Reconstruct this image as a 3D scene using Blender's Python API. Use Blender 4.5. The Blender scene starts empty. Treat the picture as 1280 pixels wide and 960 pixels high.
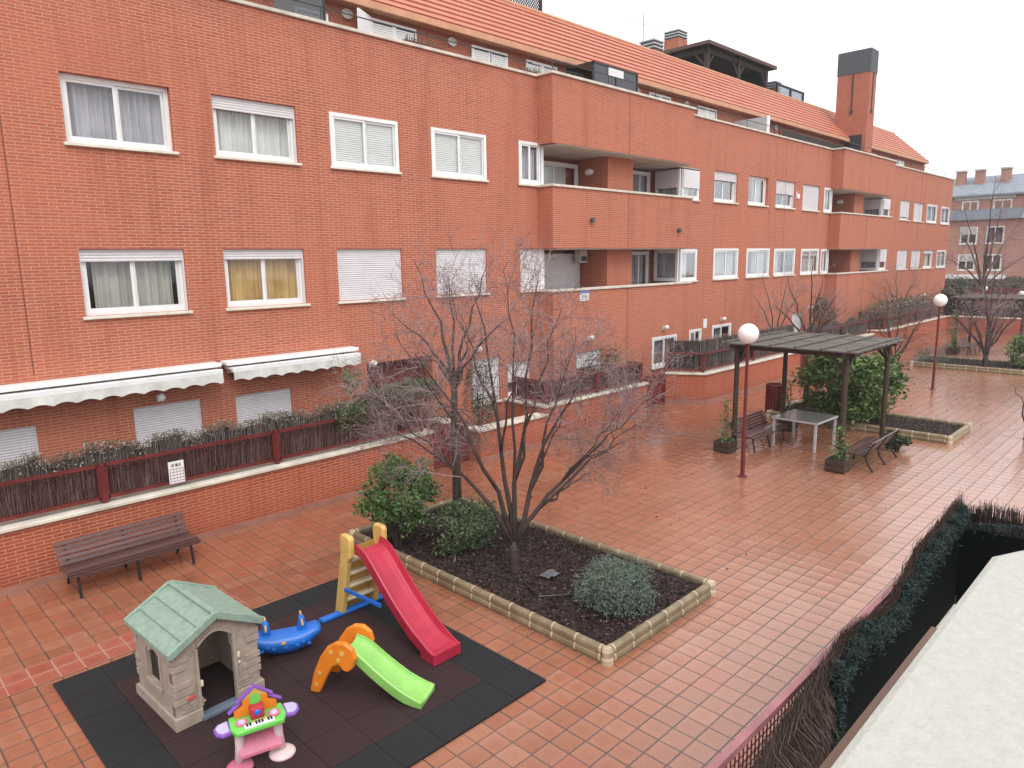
import bpy, math, random
import numpy as np
from mathutils import Vector, Matrix

rnd = random.Random(11)
nrs = np.random.RandomState(5)
scene = bpy.context.scene
COL = scene.collection
PI = math.pi

# ------------------------------------------------------------------ mesh builder
class MB:
    def __init__(self, xf=None):
        self.v = []; self.f = []; self.xf = xf
    def add(self, pts, faces):
        n = len(self.v)
        self.v.extend([tuple(p) for p in pts])
        self.f.extend([tuple(i + n for i in f) for f in faces])
    def face(self, *pts):
        self.add(pts, [tuple(range(len(pts)))])
    def box(self, x0, x1, y0, y1, z0, z1):
        p = [(x0,y0,z0),(x1,y0,z0),(x1,y1,z0),(x0,y1,z0),(x0,y0,z1),(x1,y0,z1),(x1,y1,z1),(x0,y1,z1)]
        self.add(p, [(0,3,2,1),(4,5,6,7),(0,1,5,4),(1,2,6,5),(2,3,7,6),(3,0,4,7)])
    def bar(self, a, b, w, h, up=(0,0,1)):
        a = Vector(a); b = Vector(b); d = (b - a).normalized(); up = Vector(up)
        if abs(d.dot(up)) > .99: up = Vector((1,0,0))
        s = d.cross(up).normalized() * (w/2); u = s.cross(d).normalized() * (h/2)
        p = [a-s-u, a+s-u, a+s+u, a-s+u, b-s-u, b+s-u, b+s+u, b-s+u]
        self.add(p, [(0,1,2,3),(4,7,6,5),(0,4,5,1),(1,5,6,2),(2,6,7,3),(3,7,4,0)])
    def tube(self, pts, rads, n=6, cap=True):
        pts = [Vector(p) for p in pts]
        if not hasattr(rads, '__len__'): rads = [rads]*len(pts)
        base = len(self.v); prev = None; k = len(pts)
        for i, p in enumerate(pts):
            d = (pts[min(i+1,k-1)] - pts[max(i-1,0)])
            d = d.normalized() if d.length > 1e-9 else Vector((0,0,1))
            if prev is None:
                prev = d.orthogonal().normalized()
            prev = (prev - d*prev.dot(d))
            prev = prev.normalized() if prev.length > 1e-6 else d.orthogonal().normalized()
            q = d.cross(prev)
            for j in range(n):
                a = 2*PI*j/n
                self.v.append(tuple(p + (prev*math.cos(a) + q*math.sin(a))*rads[i]))
        for i in range(k-1):
            for j in range(n):
                a = base+i*n+j; b = base+i*n+(j+1)%n
                self.f.append((a, b, b+n, a+n))
        if cap:
            self.f.append(tuple(base+j for j in reversed(range(n))))
            self.f.append(tuple(base+(k-1)*n+j for j in range(n)))
    def prism(self, pts, vec):
        n = len(pts); v = Vector(vec)
        a = [Vector(p) for p in pts]; b = [p+v for p in a]
        fs = [tuple(reversed(range(n))), tuple(range(n, 2*n))]
        for i in range(n):
            j = (i+1) % n; fs.append((i, j, j+n, i+n))
        self.add(a+b, fs)
    def loft(self, rings, cap=True):
        n = len(rings[0]); base = len(self.v)
        for r in rings: self.v.extend([tuple(p) for p in r])
        for i in range(len(rings)-1):
            for j in range(n):
                a = base+i*n+j; b = base+i*n+(j+1)%n
                self.f.append((a, b, b+n, a+n))
        if cap:
            self.f.append(tuple(base+j for j in reversed(range(n))))
            self.f.append(tuple(base+(len(rings)-1)*n+j for j in range(n)))
    def lathe(self, prof, c=(0,0,0), n=20):
        rings = [[(c[0]+r*math.cos(2*PI*j/n), c[1]+r*math.sin(2*PI*j/n), c[2]+z) for j in range(n)] for r, z in prof]
        self.loft(rings)
    def ball(self, c, rx, ry=None, rz=None, n=16, m=10):
        ry = ry or rx; rz = rz or rx
        rings = []
        for i in range(m+1):
            t = -PI/2 + PI*i/m; k = max(math.cos(t), .01)
            rings.append([(c[0]+rx*k*math.cos(2*PI*j/n), c[1]+ry*k*math.sin(2*PI*j/n), c[2]+rz*math.sin(t)) for j in range(n)])
        self.loft(rings)
    def wall(self, x0, x1, z0, z1, y, holes=(), depth=.3):
        """vertical sheet facing -Y with rectangular holes that have reveals"""
        xs = sorted({x0, x1, *[min(max(h[i],x0),x1) for h in holes for i in (0,1)]})
        zs = sorted({z0, z1, *[min(max(h[i],z0),z1) for h in holes for i in (2,3)]})
        for i in range(len(xs)-1):
            for j in range(len(zs)-1):
                cx = (xs[i]+xs[i+1])/2; cz = (zs[j]+zs[j+1])/2
                if any(h[0]<cx<h[1] and h[2]<cz<h[3] for h in holes): continue
                self.face((xs[i],y,zs[j]),(xs[i+1],y,zs[j]),(xs[i+1],y,zs[j+1]),(xs[i],y,zs[j+1]))
        for a, b, c, d in holes:
            e = y+depth
            self.face((a,y,c),(a,y,d),(a,e,d),(a,e,c)); self.face((b,y,d),(b,y,c),(b,e,c),(b,e,d))
            self.face((a,y,d),(b,y,d),(b,e,d),(a,e,d)); self.face((b,y,c),(a,y,c),(a,e,c),(b,e,c))
    def build(self, name, mat, parent=None, smooth=False, bevel=0, seg=2, sub=0):
        v = self.v
        if self.xf: v = [tuple(self.xf(*p)) for p in v]
        me = bpy.data.meshes.new(name); me.from_pydata(v, [], self.f); me.update()
        if mat: me.materials.append(mat)
        if smooth:
            me.polygons.foreach_set('use_smooth', [True]*len(me.polygons))
        o = bpy.data.objects.new(name, me); COL.objects.link(o)
        if parent: o.parent = parent
        if bevel:
            b = o.modifiers.new('bevel', 'BEVEL'); b.width = bevel; b.segments = seg; b.limit_method = 'ANGLE'; b.angle_limit = .6
        if sub:
            s = o.modifiers.new('sub', 'SUBSURF'); s.levels = s.render_levels = sub
        return o

def thing(name, label, cat, loc=(0,0,0), rotz=0, group=None):
    o = bpy.data.objects.new(name, None); COL.objects.link(o)
    o.location = loc; o.rotation_euler = (0,0,rotz); o.empty_display_size = .2
    o['label'] = label; o['category'] = cat
    if group: o['group'] = group
    return o
def tag(o, label=None, cat=None, group=None, kind=None):
    for k, x in (('label',label),('category',cat),('group',group),('kind',kind)):
        if x: o[k] = x
    return o
def kids(o): return [c for c in bpy.data.objects if c.parent == o]
def copy_tree(o, parent=None):
    c = o.copy(); COL.objects.link(c)
    if parent: c.parent = parent
    for ch in kids(o): copy_tree(ch, c)
    return c

# ------------------------------------------------------------------ materials
class N:
    def __init__(self, name):
        self.m = bpy.data.materials.new(name); self.m.use_nodes = True
        self.t = self.m.node_tree; self.b = self.t.nodes['Principled BSDF']; self.out = self.t.nodes['Material Output']
    def new(self, kind, **kw):
        n = self.t.nodes.new(kind)
        for k, v in kw.items():
            if hasattr(n, k): setattr(n, k, v)
        return n
    def link(self, a, b): self.t.links.new(a, b)
    def coord(self, scale=(1,1,1), loc=(0,0,0)):
        c = self.new('ShaderNodeTexCoord'); mp = self.new('ShaderNodeMapping')
        self.link(c.outputs['Object'], mp.inputs['Vector'])
        mp.inputs['Scale'].default_value = scale; mp.inputs['Location'].default_value = loc
        return mp.outputs['Vector']
    def noise(self, vec, scale, detail=3, rough=.55):
        n = self.new('ShaderNodeTexNoise'); self.link(vec, n.inputs['Vector'])
        n.inputs['Scale'].default_value = scale; n.inputs['Detail'].default_value = detail; n.inputs['Roughness'].default_value = rough
        return n.outputs['Fac']
    def rng(self, val, a, b, c, d):
        n = self.new('ShaderNodeMapRange'); self.link(val, n.inputs['Value'])
        for k, x in zip(('From Min','From Max','To Min','To Max'), (a,b,c,d)): n.inputs[k].default_value = x
        return n.outputs['Result']
    def mix(self, fac, a, b, mode='MIX'):
        n = self.new('ShaderNodeMix'); n.data_type = 'RGBA'; n.blend_type = mode
        for inp, x in ((n.inputs['Factor'], fac), (n.inputs['A'], a), (n.inputs['B'], b)):
            if isinstance(x, bpy.types.NodeSocket): self.link(x, inp)
            elif isinstance(x, (int, float)): inp.default_value = x
            else: inp.default_value = (*x, 1)
        for s in n.outputs:
            if s.type == 'RGBA': return s
    # pick the RGBA sockets explicitly (Mix node has several sockets of one name)
    def mixc(self, fac, a, b, mode='MIX'):
        n = self.new('ShaderNodeMix'); n.data_type = 'RGBA'; n.blend_type = mode
        for inp, x in ((n.inputs[0], fac), (n.inputs[6], a), (n.inputs[7], b)):
            if isinstance(x, bpy.types.NodeSocket): self.link(x, inp)
            elif isinstance(x, (int, float)): inp.default_value = x
            else: inp.default_value = (*x, 1)
        return n.outputs[2]
    def math(self, op, a, b=0.0):
        n = self.new('ShaderNodeMath'); n.operation = op
        for inp, x in ((n.inputs[0], a), (n.inputs[1], b)):
            if isinstance(x, bpy.types.NodeSocket): self.link(x, inp)
            else: inp.default_value = x
        return n.outputs[0]
    def bump(self, h, strength=.3, dist=.01):
        n = self.new('ShaderNodeBump'); n.inputs['Strength'].default_value = strength; n.inputs['Distance'].default_value = dist
        self.link(h, n.inputs['Height']); self.link(n.outputs['Normal'], self.b.inputs['Normal'])
    def base(self, c):
        if isinstance(c, bpy.types.NodeSocket): self.link(c, self.b.inputs['Base Color'])
        else: self.b.inputs['Base Color'].default_value = (*c, 1)
    def rough(self, r):
        if isinstance(r, bpy.types.NodeSocket): self.link(r, self.b.inputs['Roughness'])
        else: self.b.inputs['Roughness'].default_value = r

def pm(name, col, rough=.6, var=.18, scale=6, bump=0, bscale=60, metal=0, stretch=(1,1,1), coat=0, spec=.5):
    n = N(name); v = n.coord(stretch)
    f = n.noise(v, scale, 4)
    a = tuple(c*(1-var) for c in col); b = tuple(min(1, c*(1+var)) for c in col)
    n.base(n.mixc(n.rng(f, .3, .7, 0, 1), a, b))
    n.rough(n.rng(f, .3, .7, max(.05, rough-.08), min(1, rough+.08)))
    n.b.inputs['Metallic'].default_value = metal
    n.b.inputs['Specular IOR Level'].default_value = spec
    if coat: n.b.inputs['Coat Weight'].default_value = coat; n.b.inputs['Coat Roughness'].default_value = .15
    if bump: n.bump(n.noise(v, bscale, 3), bump, .01)
    return n.m

def brick_mat(name, c1, c2, mortar, bw=.232, rh=.0535, ms=.0075):
    n = N(name)
    c = n.new('ShaderNodeTexCoord'); s = n.new('ShaderNodeSeparateXYZ'); n.link(c.outputs['Object'], s.inputs[0])
    g = n.new('ShaderNodeNewGeometry'); gs = n.new('ShaderNodeSeparateXYZ'); n.link(g.outputs['Normal'], gs.inputs[0])
    isx = n.math('GREATER_THAN', n.math('ABSOLUTE', gs.outputs[0]), .75)
    u = n.math('ADD', n.math('MULTIPLY', s.outputs[1], isx), n.math('MULTIPLY', s.outputs[0], n.math('SUBTRACT', 1.0, isx)))
    cb = n.new('ShaderNodeCombineXYZ'); n.link(u, cb.inputs[0]); n.link(s.outputs[2], cb.inputs[1])
    bt = n.new('ShaderNodeTexBrick'); n.link(cb.outputs[0], bt.inputs['Vector'])
    bt.inputs['Scale'].default_value = 1; bt.inputs['Brick Width'].default_value = bw; bt.inputs['Row Height'].default_value = rh
    bt.inputs['Mortar Size'].default_value = ms; bt.inputs['Mortar Smooth'].default_value = .25; bt.inputs['Bias'].default_value = .0
    bt.inputs['Color1'].default_value = (*c1,1); bt.inputs['Color2'].default_value = (*c2,1); bt.inputs['Mortar'].default_value = (*mortar,1)
    big = n.noise(c.outputs['Object'], .55, 4, .6)
    col = n.mixc(n.rng(big, .38, .72, 0, .5), bt.outputs['Color'], (c1[0]*1.12, c1[1]*1.35, c1[2]*1.4), 'MIX')
    # runs of rain water down the wall: narrow and tall noise
    mp = n.new('ShaderNodeMapping'); n.link(cb.outputs[0], mp.inputs['Vector']); mp.inputs['Scale'].default_value = (2.2, .22, 1)
    run = n.noise(mp.outputs['Vector'], 1.0, 5, .65)
    col = n.mixc(n.rng(run, .50, .78, 0, .42), col, (c1[0]*.5, c1[1]*.4, c1[2]*.4), 'MIX')
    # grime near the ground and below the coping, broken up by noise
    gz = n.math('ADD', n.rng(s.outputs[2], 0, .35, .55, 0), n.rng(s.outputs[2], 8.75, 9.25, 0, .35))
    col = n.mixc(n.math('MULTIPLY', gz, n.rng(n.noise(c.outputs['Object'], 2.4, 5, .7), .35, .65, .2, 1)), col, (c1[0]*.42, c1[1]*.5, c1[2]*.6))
    fine = n.noise(c.outputs['Object'], 38, 2)
    col = n.mixc(.25, col, n.mixc(fine, (.25,.25,.25), (1.0,1.0,1.0)), 'SOFT_LIGHT')
    n.base(col); n.rough(.82); n.b.inputs['Specular IOR Level'].default_value = .25
    inv = n.math('SUBTRACT', 1.0, bt.outputs['Fac'])
    n.bump(n.math('ADD', inv, n.math('MULTIPLY', fine, .3)), .5, .006)
    return n.m

def tile_mat(name='terracotta_tiles', c1=(.345,.132,.070), c2=(.29,.104,.053), grout=(.07,.05,.043)):
    n = N(name); c = n.new('ShaderNodeTexCoord')
    mp = n.new('ShaderNodeMapping'); n.link(c.outputs['Object'], mp.inputs['Vector']); mp.inputs['Location'].default_value = (-.1, -.146, 0)
    bt = n.new('ShaderNodeTexBrick'); n.link(mp.outputs['Vector'], bt.inputs['Vector'])
    bt.offset = 0; bt.inputs['Scale'].default_value = 1; bt.inputs['Brick Width'].default_value = .244; bt.inputs['Row Height'].default_value = .244
    bt.inputs['Mortar Size'].default_value = .0085; bt.inputs['Mortar Smooth'].default_value = .2; bt.inputs['Bias'].default_value = -.1
    bt.inputs['Color1'].default_value = (*c1,1); bt.inputs['Color2'].default_value = (*c2,1); bt.inputs['Mortar'].default_value = (*grout,1)
    # one random number per tile
    vs = n.new('ShaderNodeVectorMath'); vs.operation = 'DIVIDE'; n.link(mp.outputs['Vector'], vs.inputs[0]); vs.inputs[1].default_value = (.244,.244,1)
    vf = n.new('ShaderNodeVectorMath'); vf.operation = 'FLOOR'; n.link(vs.outputs[0], vf.inputs[0])
    wn = n.new('ShaderNodeTexWhiteNoise'); wn.noise_dimensions = '2D'; n.link(vf.outputs[0], wn.inputs['Vector'])
    col = n.mixc(n.rng(wn.outputs['Value'], .6, 1, 0, .38), bt.outputs['Color'], (.43,.195,.115))
    col = n.mixc(n.rng(wn.outputs['Value'], .08, .0, 0, .5), col, (.38,.075,.048))
    fr = n.new('ShaderNodeVectorMath'); fr.operation = 'FRACTION'; n.link(vs.outputs[0], fr.inputs[0])
    sp = n.new('ShaderNodeSeparateXYZ'); n.link(fr.outputs[0], sp.inputs[0])
    dx = n.math('SUBTRACT', sp.outputs[0], .5); dy = n.math('SUBTRACT', sp.outputs[1], .5)
    r2 = n.math('ADD', n.math('MULTIPLY', dx, dx), n.math('MULTIPLY', dy, dy))
    blot = n.noise(c.outputs['Object'], 5.5, 4, .6)
    damp = n.noise(c.outputs['Object'], .33, 4, .6)
    wetmask = n.math('MULTIPLY', n.rng(n.math('ADD', r2, n.math('MULTIPLY', blot, .55)), .28, .42, 1, 0), n.rng(damp, .35, .6, .35, 1))
    wetmask = n.math('MULTIPLY', wetmask, n.math('SUBTRACT', 1.0, bt.outputs['Fac']))
    col = n.mixc(n.math('MULTIPLY', wetmask, .62), col, (.27,.085,.04))
    # wet strip along the walls; the open court's paler colour is painted-in sky sheen
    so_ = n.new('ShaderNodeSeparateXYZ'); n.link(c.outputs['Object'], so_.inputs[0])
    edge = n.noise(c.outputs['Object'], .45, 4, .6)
    dry = n.math('MULTIPLY', n.rng(n.math('ADD', so_.outputs[1], n.math('MULTIPLY', edge, -4.0)), 3.5, 7.0, 1, 0), n.rng(so_.outputs[0], 4, 8.5, .25, 1))  # dry masks both the sheen colour and the rougher finish
    col = n.mixc(n.math('MULTIPLY', dry, n.rng(bt.outputs['Fac'], 0, 1, .42, .0)), col, (.47,.23,.15))  # sky sheen painted into the open court's colour
    dirt = n.noise(c.outputs['Object'], 1.3, 6, .7)
    col = n.mixc(n.rng(dirt, .58, .8, 0, .4), col, (.19,.09,.06))
    n.base(col)
    ro = n.math('ADD', n.rng(damp, .35, .65, .26, .10), n.rng(blot, .3, .7, -.04, .10))
    n.rough(n.math('ADD', n.math('ADD', ro, n.math('MULTIPLY', dry, .07)), n.math('MULTIPLY', bt.outputs['Fac'], .3)))
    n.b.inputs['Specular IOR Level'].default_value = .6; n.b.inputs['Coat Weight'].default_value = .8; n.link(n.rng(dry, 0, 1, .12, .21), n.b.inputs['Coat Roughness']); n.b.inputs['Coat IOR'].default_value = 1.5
    # each tile is laid a hair out of level, joints are sunk
    tilt = n.math('ADD', n.math('MULTIPLY', dx, n.rng(wn.outputs['Value'], 0, 1, -.7, .7)), n.math('MULTIPLY', dy, n.rng(wn.outputs['Color'], 0, 1, -.9, .9)))
    h = n.math('ADD', n.math('MULTIPLY', n.math('SUBTRACT', 1.0, bt.outputs['Fac']), .9), n.math('MULTIPLY', tilt, .7))
    h = n.math('ADD', h, n.math('MULTIPLY', blot, .40))
    h = n.math('ADD', h, n.math('MULTIPLY', r2, 2.2))
    n.bump(h, .55, .006)
    n.link(n.b.inputs['Normal'].links[0].from_socket, n.b.inputs['Coat Normal'])
    return n.m

def leaf_mat(name, dark, light, rough=.42, trans=.15):
    n = N(name); g = n.new('ShaderNodeNewGeometry')
    n.base(n.mixc(g.outputs['Random Per Island'], dark, light))
    n.rough(rough); n.b.inputs['Specular IOR Level'].default_value = .45
    return n.m
def strand_mat(name, cols, rough=.85):
    n = N(name); g = n.new('ShaderNodeNewGeometry')
    r = n.new('ShaderNodeValToRGB'); n.link(g.outputs['Random Per Island'], r.inputs[0])
    e = r.color_ramp.elements; e[0].color = (*cols[0],1); e[1].color = (*cols[-1],1)
    for i, c in enumerate(cols[1:-1]): e.new((i+1)/(len(cols)-1)).color = (*c,1)
    n.base(r.outputs[0]); n.rough(rough); n.b.inputs['Specular IOR Level'].default_value = .2
    return n.m
def glass_mat(name, tint=(.975,.985,.98), refl=.03, top=.55):
    n = N(name); t = n.t; t.nodes.remove(n.b)
    tr = n.new('ShaderNodeBsdfTransparent'); tr.inputs[0].default_value = (*tint,1)
    gl = n.new('ShaderNodeBsdfGlossy'); gl.inputs['Roughness'].default_value = .03; gl.inputs[0].default_value = (.95,.97,1,1)
    lw = n.new('ShaderNodeLayerWeight'); lw.inputs[0].default_value = .16
    mx = n.new('ShaderNodeMixShader'); n.link(n.rng(lw.outputs['Fresnel'], 0, 1, refl, top), mx.inputs[0])
    n.link(tr.outputs[0], mx.inputs[1]); n.link(gl.outputs[0], mx.inputs[2]); n.link(mx.outputs[0], n.out.inputs[0])
    return n.m

M = {}
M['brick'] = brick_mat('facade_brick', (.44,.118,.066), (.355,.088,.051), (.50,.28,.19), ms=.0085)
M['brick_low'] = brick_mat('terrace_brick', (.36,.078,.038), (.29,.06,.03), (.46,.22,.14), ms=.0085)
M['brick_far'] = brick_mat('far_brick', (.43,.19,.14), (.37,.155,.115), (.48,.33,.27))
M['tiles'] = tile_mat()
M['tiles_new'] = tile_mat('relaid_tiles', (.42,.125,.085), (.36,.095,.062), (.42,.28,.18))
M['stone'] = pm('coping_stone', (.60,.55,.46), .75, .22, 3, .3, 40)
M['sill'] = pm('sill_stone', (.70,.67,.56), .7, .12, 5)
M['white'] = pm('white_paint', (.80,.80,.79), .4, .05, 4)
M['ceil'] = pm('soffit_paint', (.62,.60,.56), .8, .08, 2)
M['shutter'] = pm('shutter_slats', (.70,.68,.70), .5, .05, 3)
M['glass'] = glass_mat('window_glass')
M['glass_dk'] = glass_mat('smoked_glass', (.10,.11,.12), .10)
M['inside'] = pm('room_dark', (.05,.045,.04), .9, .3, 1)  # near-black, stands for the dimness of the rooms behind the windows
M['curtain_white'] = pm('curtain_white', (.72,.72,.70), .9, .08, 3)
M['curtain_grey'] = pm('curtain_grey', (.48,.46,.50), .9, .15, 3)
M['curtain_yellow'] = pm('curtain_ochre', (.66,.45,.19), .9, .2, 2)
M['curtain_green'] = pm('curtain_beige', (.52,.51,.47), .9, .12, 3)
M['awning'] = pm('awning_cloth', (.60,.59,.55), .8, .16, 5, .2, 30)
M['rooftile'] = None
M['fascia'] = pm('eave_terracotta', (.58,.29,.17), .7, .12, 3)
M['metal_dk'] = pm('dark_metal', (.035,.035,.038), .5, .2, 5, metal=.3)
M['grey_louver'] = pm('grey_louvre', (.075,.08,.09), .6, .15, 4)
M['maroon'] = pm('maroon_paint', (.13,.018,.016), .42, .25, 4)
M['wood_dk'] = pm('dark_stained_wood', (.045,.025,.016), .7, .35, 5, .4, 30, stretch=(1,1,6))
M['wood_roof'] = pm('weathered_boards', (.12,.105,.09), .8, .35, 4, .5, 25, stretch=(4,1,1))
M['bench'] = pm('bench_varnish', (.10,.028,.022), .32, .35, 4, .2, 30, stretch=(1,8,8), coat=.5)
def bench_mat():
    n = N('bench_varnish'); g = n.new('ShaderNodeNewGeometry'); v = n.coord((1,12,12)); f = n.noise(v, 5, 4)
    a = n.mixc(g.outputs['Random Per Island'], (.05,.018,.016), (.16,.075,.066))
    n.base(n.mixc(n.rng(f,.3,.7,0,.6), a, (.03,.012,.011))); n.rough(.34); n.b.inputs['Coat Weight'].default_value = .4
    return n.m
M['bench'] = bench_mat()
M['iron'] = pm('cast_iron', (.02,.02,.02), .5, .2, 6, metal=.5)
M['globe'] = pm('opal_globe', (.86,.86,.84), .25, .03, 3)
M['kerb'] = pm('glazed_edging', (.225,.175,.105), .38, .3, 5, .2, 20)
M['kerb_joint'] = pm('edging_joint', (.50,.40,.28), .6, .25, 6)
M['soil'] = pm('bark_mulch', (.026,.016,.014), .95, .6, 9, 1, 50)
M['chips'] = strand_mat('bark_chips', [(.02,.011,.01),(.05,.025,.022),(.09,.05,.045),(.035,.02,.018),(.16,.11,.10)])
M['rubber_bk'] = pm('rubber_black', (.008,.009,.011), .8, .35, 30, .35, 220)
M['rubber_rd'] = pm('rubber_maroon', (.027,.009,.010), .82, .35, 30, .35, 220)
M['bark'] = pm('tree_bark', (.055,.036,.031), .85, .4, 9, .5, 50)
M['twig'] = strand_mat('twigs', [(.12,.08,.08),(.23,.16,.16),(.34,.255,.255),(.17,.11,.105)])
M['twig_grey'] = strand_mat('pale_twigs', [(.12,.09,.085),(.2,.16,.15),(.26,.21,.2),(.14,.1,.09)])
M['twig_red'] = strand_mat('red_twigs', [(.10,.045,.035),(.17,.075,.055),(.2,.11,.09)])
M['brush'] = strand_mat('heather_sticks', [(.075,.055,.05),(.13,.10,.09),(.22,.185,.17),(.10,.07,.06),(.36,.33,.31)])
M['brush_dk'] = strand_mat('heather_dark', [(.026,.016,.012),(.045,.028,.022),(.085,.055,.045),(.03,.018,.014),(.13,.09,.08)])
M['brush_core'] = pm('heather_core', (.035,.024,.021), .95, .5, 8, .6, 60, stretch=(6,6,1))
M['dry'] = strand_mat('dry_heather', [(.10,.075,.04),(.22,.19,.12),(.16,.09,.05),(.40,.39,.36),(.12,.13,.06)])
M['laurel'] = leaf_mat('laurel_leaves', (.03,.075,.02), (.16,.27,.08), .36)
M['laurel_dull'] = leaf_mat('dull_laurel_leaves', (.04,.06,.025), (.14,.19,.085), .5)
M['photinia'] = leaf_mat('bright_leaves', (.028,.07,.018), (.16,.24,.06), .4)
M['lavender'] = leaf_mat('grey_green_leaves', (.07,.095,.07), (.20,.25,.20), .7)
M['cypress'] = leaf_mat('cypress_leaves', (.018,.035,.012), (.06,.085,.03), .7)
M['ivy'] = leaf_mat('ivy_leaves', (.035,.05,.02), (.12,.15,.06), .55)
M['hedge'] = leaf_mat('hedge_leaves', (.02,.038,.014), (.075,.105,.04), .6)
M['tinsel'] = leaf_mat('artificial_hedge', (.004,.011,.010), (.022,.052,.046), .6)
M['tinsel_shade'] = pm('artificial_hedge_shade', (.0022,.0032,.0032), .98, .3, 6, spec=.1)  # near-black: the hedge's inner shade painted into its colour
M['concrete'] = pm('pale_concrete', (.43,.425,.38), .85, .07, 60, .25, 160)
M['brown_pipe'] = pm('brown_pipe', (.15,.075,.045), .5, .2, 4)
M['slate'] = pm('slate_roof', (.22,.25,.29), .6, .2, 3, .4, 12)
M['terrace_floor'] = pm('terrace_floor', (.10,.06,.045), .8, .25, 2)
M['shaded_floor'] = pm('shaded_terrace_floor', (.02,.014,.012), .9, .3, 3)  # terrace shade painted into the floor colour
M['earth'] = pm('earth', (.11,.09,.07), .95, .25, .2)
def plast(n, c, r=.42): return pm(n, c, r, .16, 4, .08, 90, coat=.1)
M['red_pl'] = plast('red_plastic', (.44,.022,.055))
M['yellow_pl'] = plast('yellow_plastic', (.66,.43,.13))
M['cream_pl'] = plast('cream_plastic', (.72,.64,.44))
M['blue_pl'] = plast('blue_plastic', (.014,.15,.58))
M['orange_pl'] = plast('orange_plastic', (.74,.21,.012))
M['green_pl'] = plast('lime_plastic', (.27,.56,.13))
M['lgreen_pl'] = plast('apple_plastic', (.16,.60,.10))
M['purple_pl'] = plast('purple_plastic', (.23,.09,.45))
M['lilac_pl'] = plast('lilac_plastic', (.52,.47,.68))
M['pink_pl'] = plast('pink_plastic', (.58,.16,.24))
M['palepink_pl'] = plast('pale_pink_plastic', (.70,.52,.52))
M['taupe_pl'] = pm('taupe_plastic', (.36,.295,.24), .6, .14, 9, .2, 60)
M['roof_pl'] = pm('sage_plastic', (.235,.325,.26), .6, .14, 14, .4, 60)
M['grey_pl'] = plast('slate_blue_plastic', (.13,.165,.22))
M['badge'] = plast('badge_red', (.50,.10,.08))
M['black_pl'] = plast('black_plastic', (.012,.012,.014))
M['signwhite'] = pm('sign_white', (.78,.78,.78), .5, .04, 4)
M['signblue'] = pm('sign_blue', (.12,.2,.5), .5, .06, 4)
M['tinface'] = pm('tin_grey', (.45,.46,.47), .5, .1, 4)
def roof_tile_mat():
    n = N('roof_tiles'); c = n.new('ShaderNodeTexCoord'); s = n.new('ShaderNodeSeparateXYZ'); n.link(c.outputs['Object'], s.inputs[0])
    w = n.new('ShaderNodeTexWave'); w.wave_type = 'BANDS'; w.bands_direction = 'X'
    n.link(c.outputs['Object'], w.inputs['Vector']); w.inputs['Scale'].default_value = 1.35; w.inputs['Distortion'].default_value = .15
    f = n.noise(c.outputs['Object'], 1.7, 5, .65)
    col = n.mixc(n.rng(f, .3, .7, 0, 1), (.47,.155,.09), (.54,.20,.125))
    col = n.mixc(n.rng(w.outputs['Fac'], 0, .35, .18, 0), col, (.3,.09,.055))
    n.base(col); n.rough(.6); n.bump(w.outputs['Fac'], .3, .02)
    return n.m
M['rooftile'] = roof_tile_mat()

# ------------------------------------------------------------------ ground
g = MB(); g.face((-160,-160,-.06),(160,-160,-.06),(160,160,-.06),(-160,160,-.06))
tag(g.build('ground', M['earth']), kind='structure')
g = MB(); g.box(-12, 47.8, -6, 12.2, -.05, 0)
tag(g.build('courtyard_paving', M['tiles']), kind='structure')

g = MB(); g.face((.832,8.686,.004),(3.76,8.686,.004),(3.76,9.174,.004),(.832,9.174,.004))
tag(g.build('paving_patch', M['tiles_new']), kind='structure')

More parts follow.
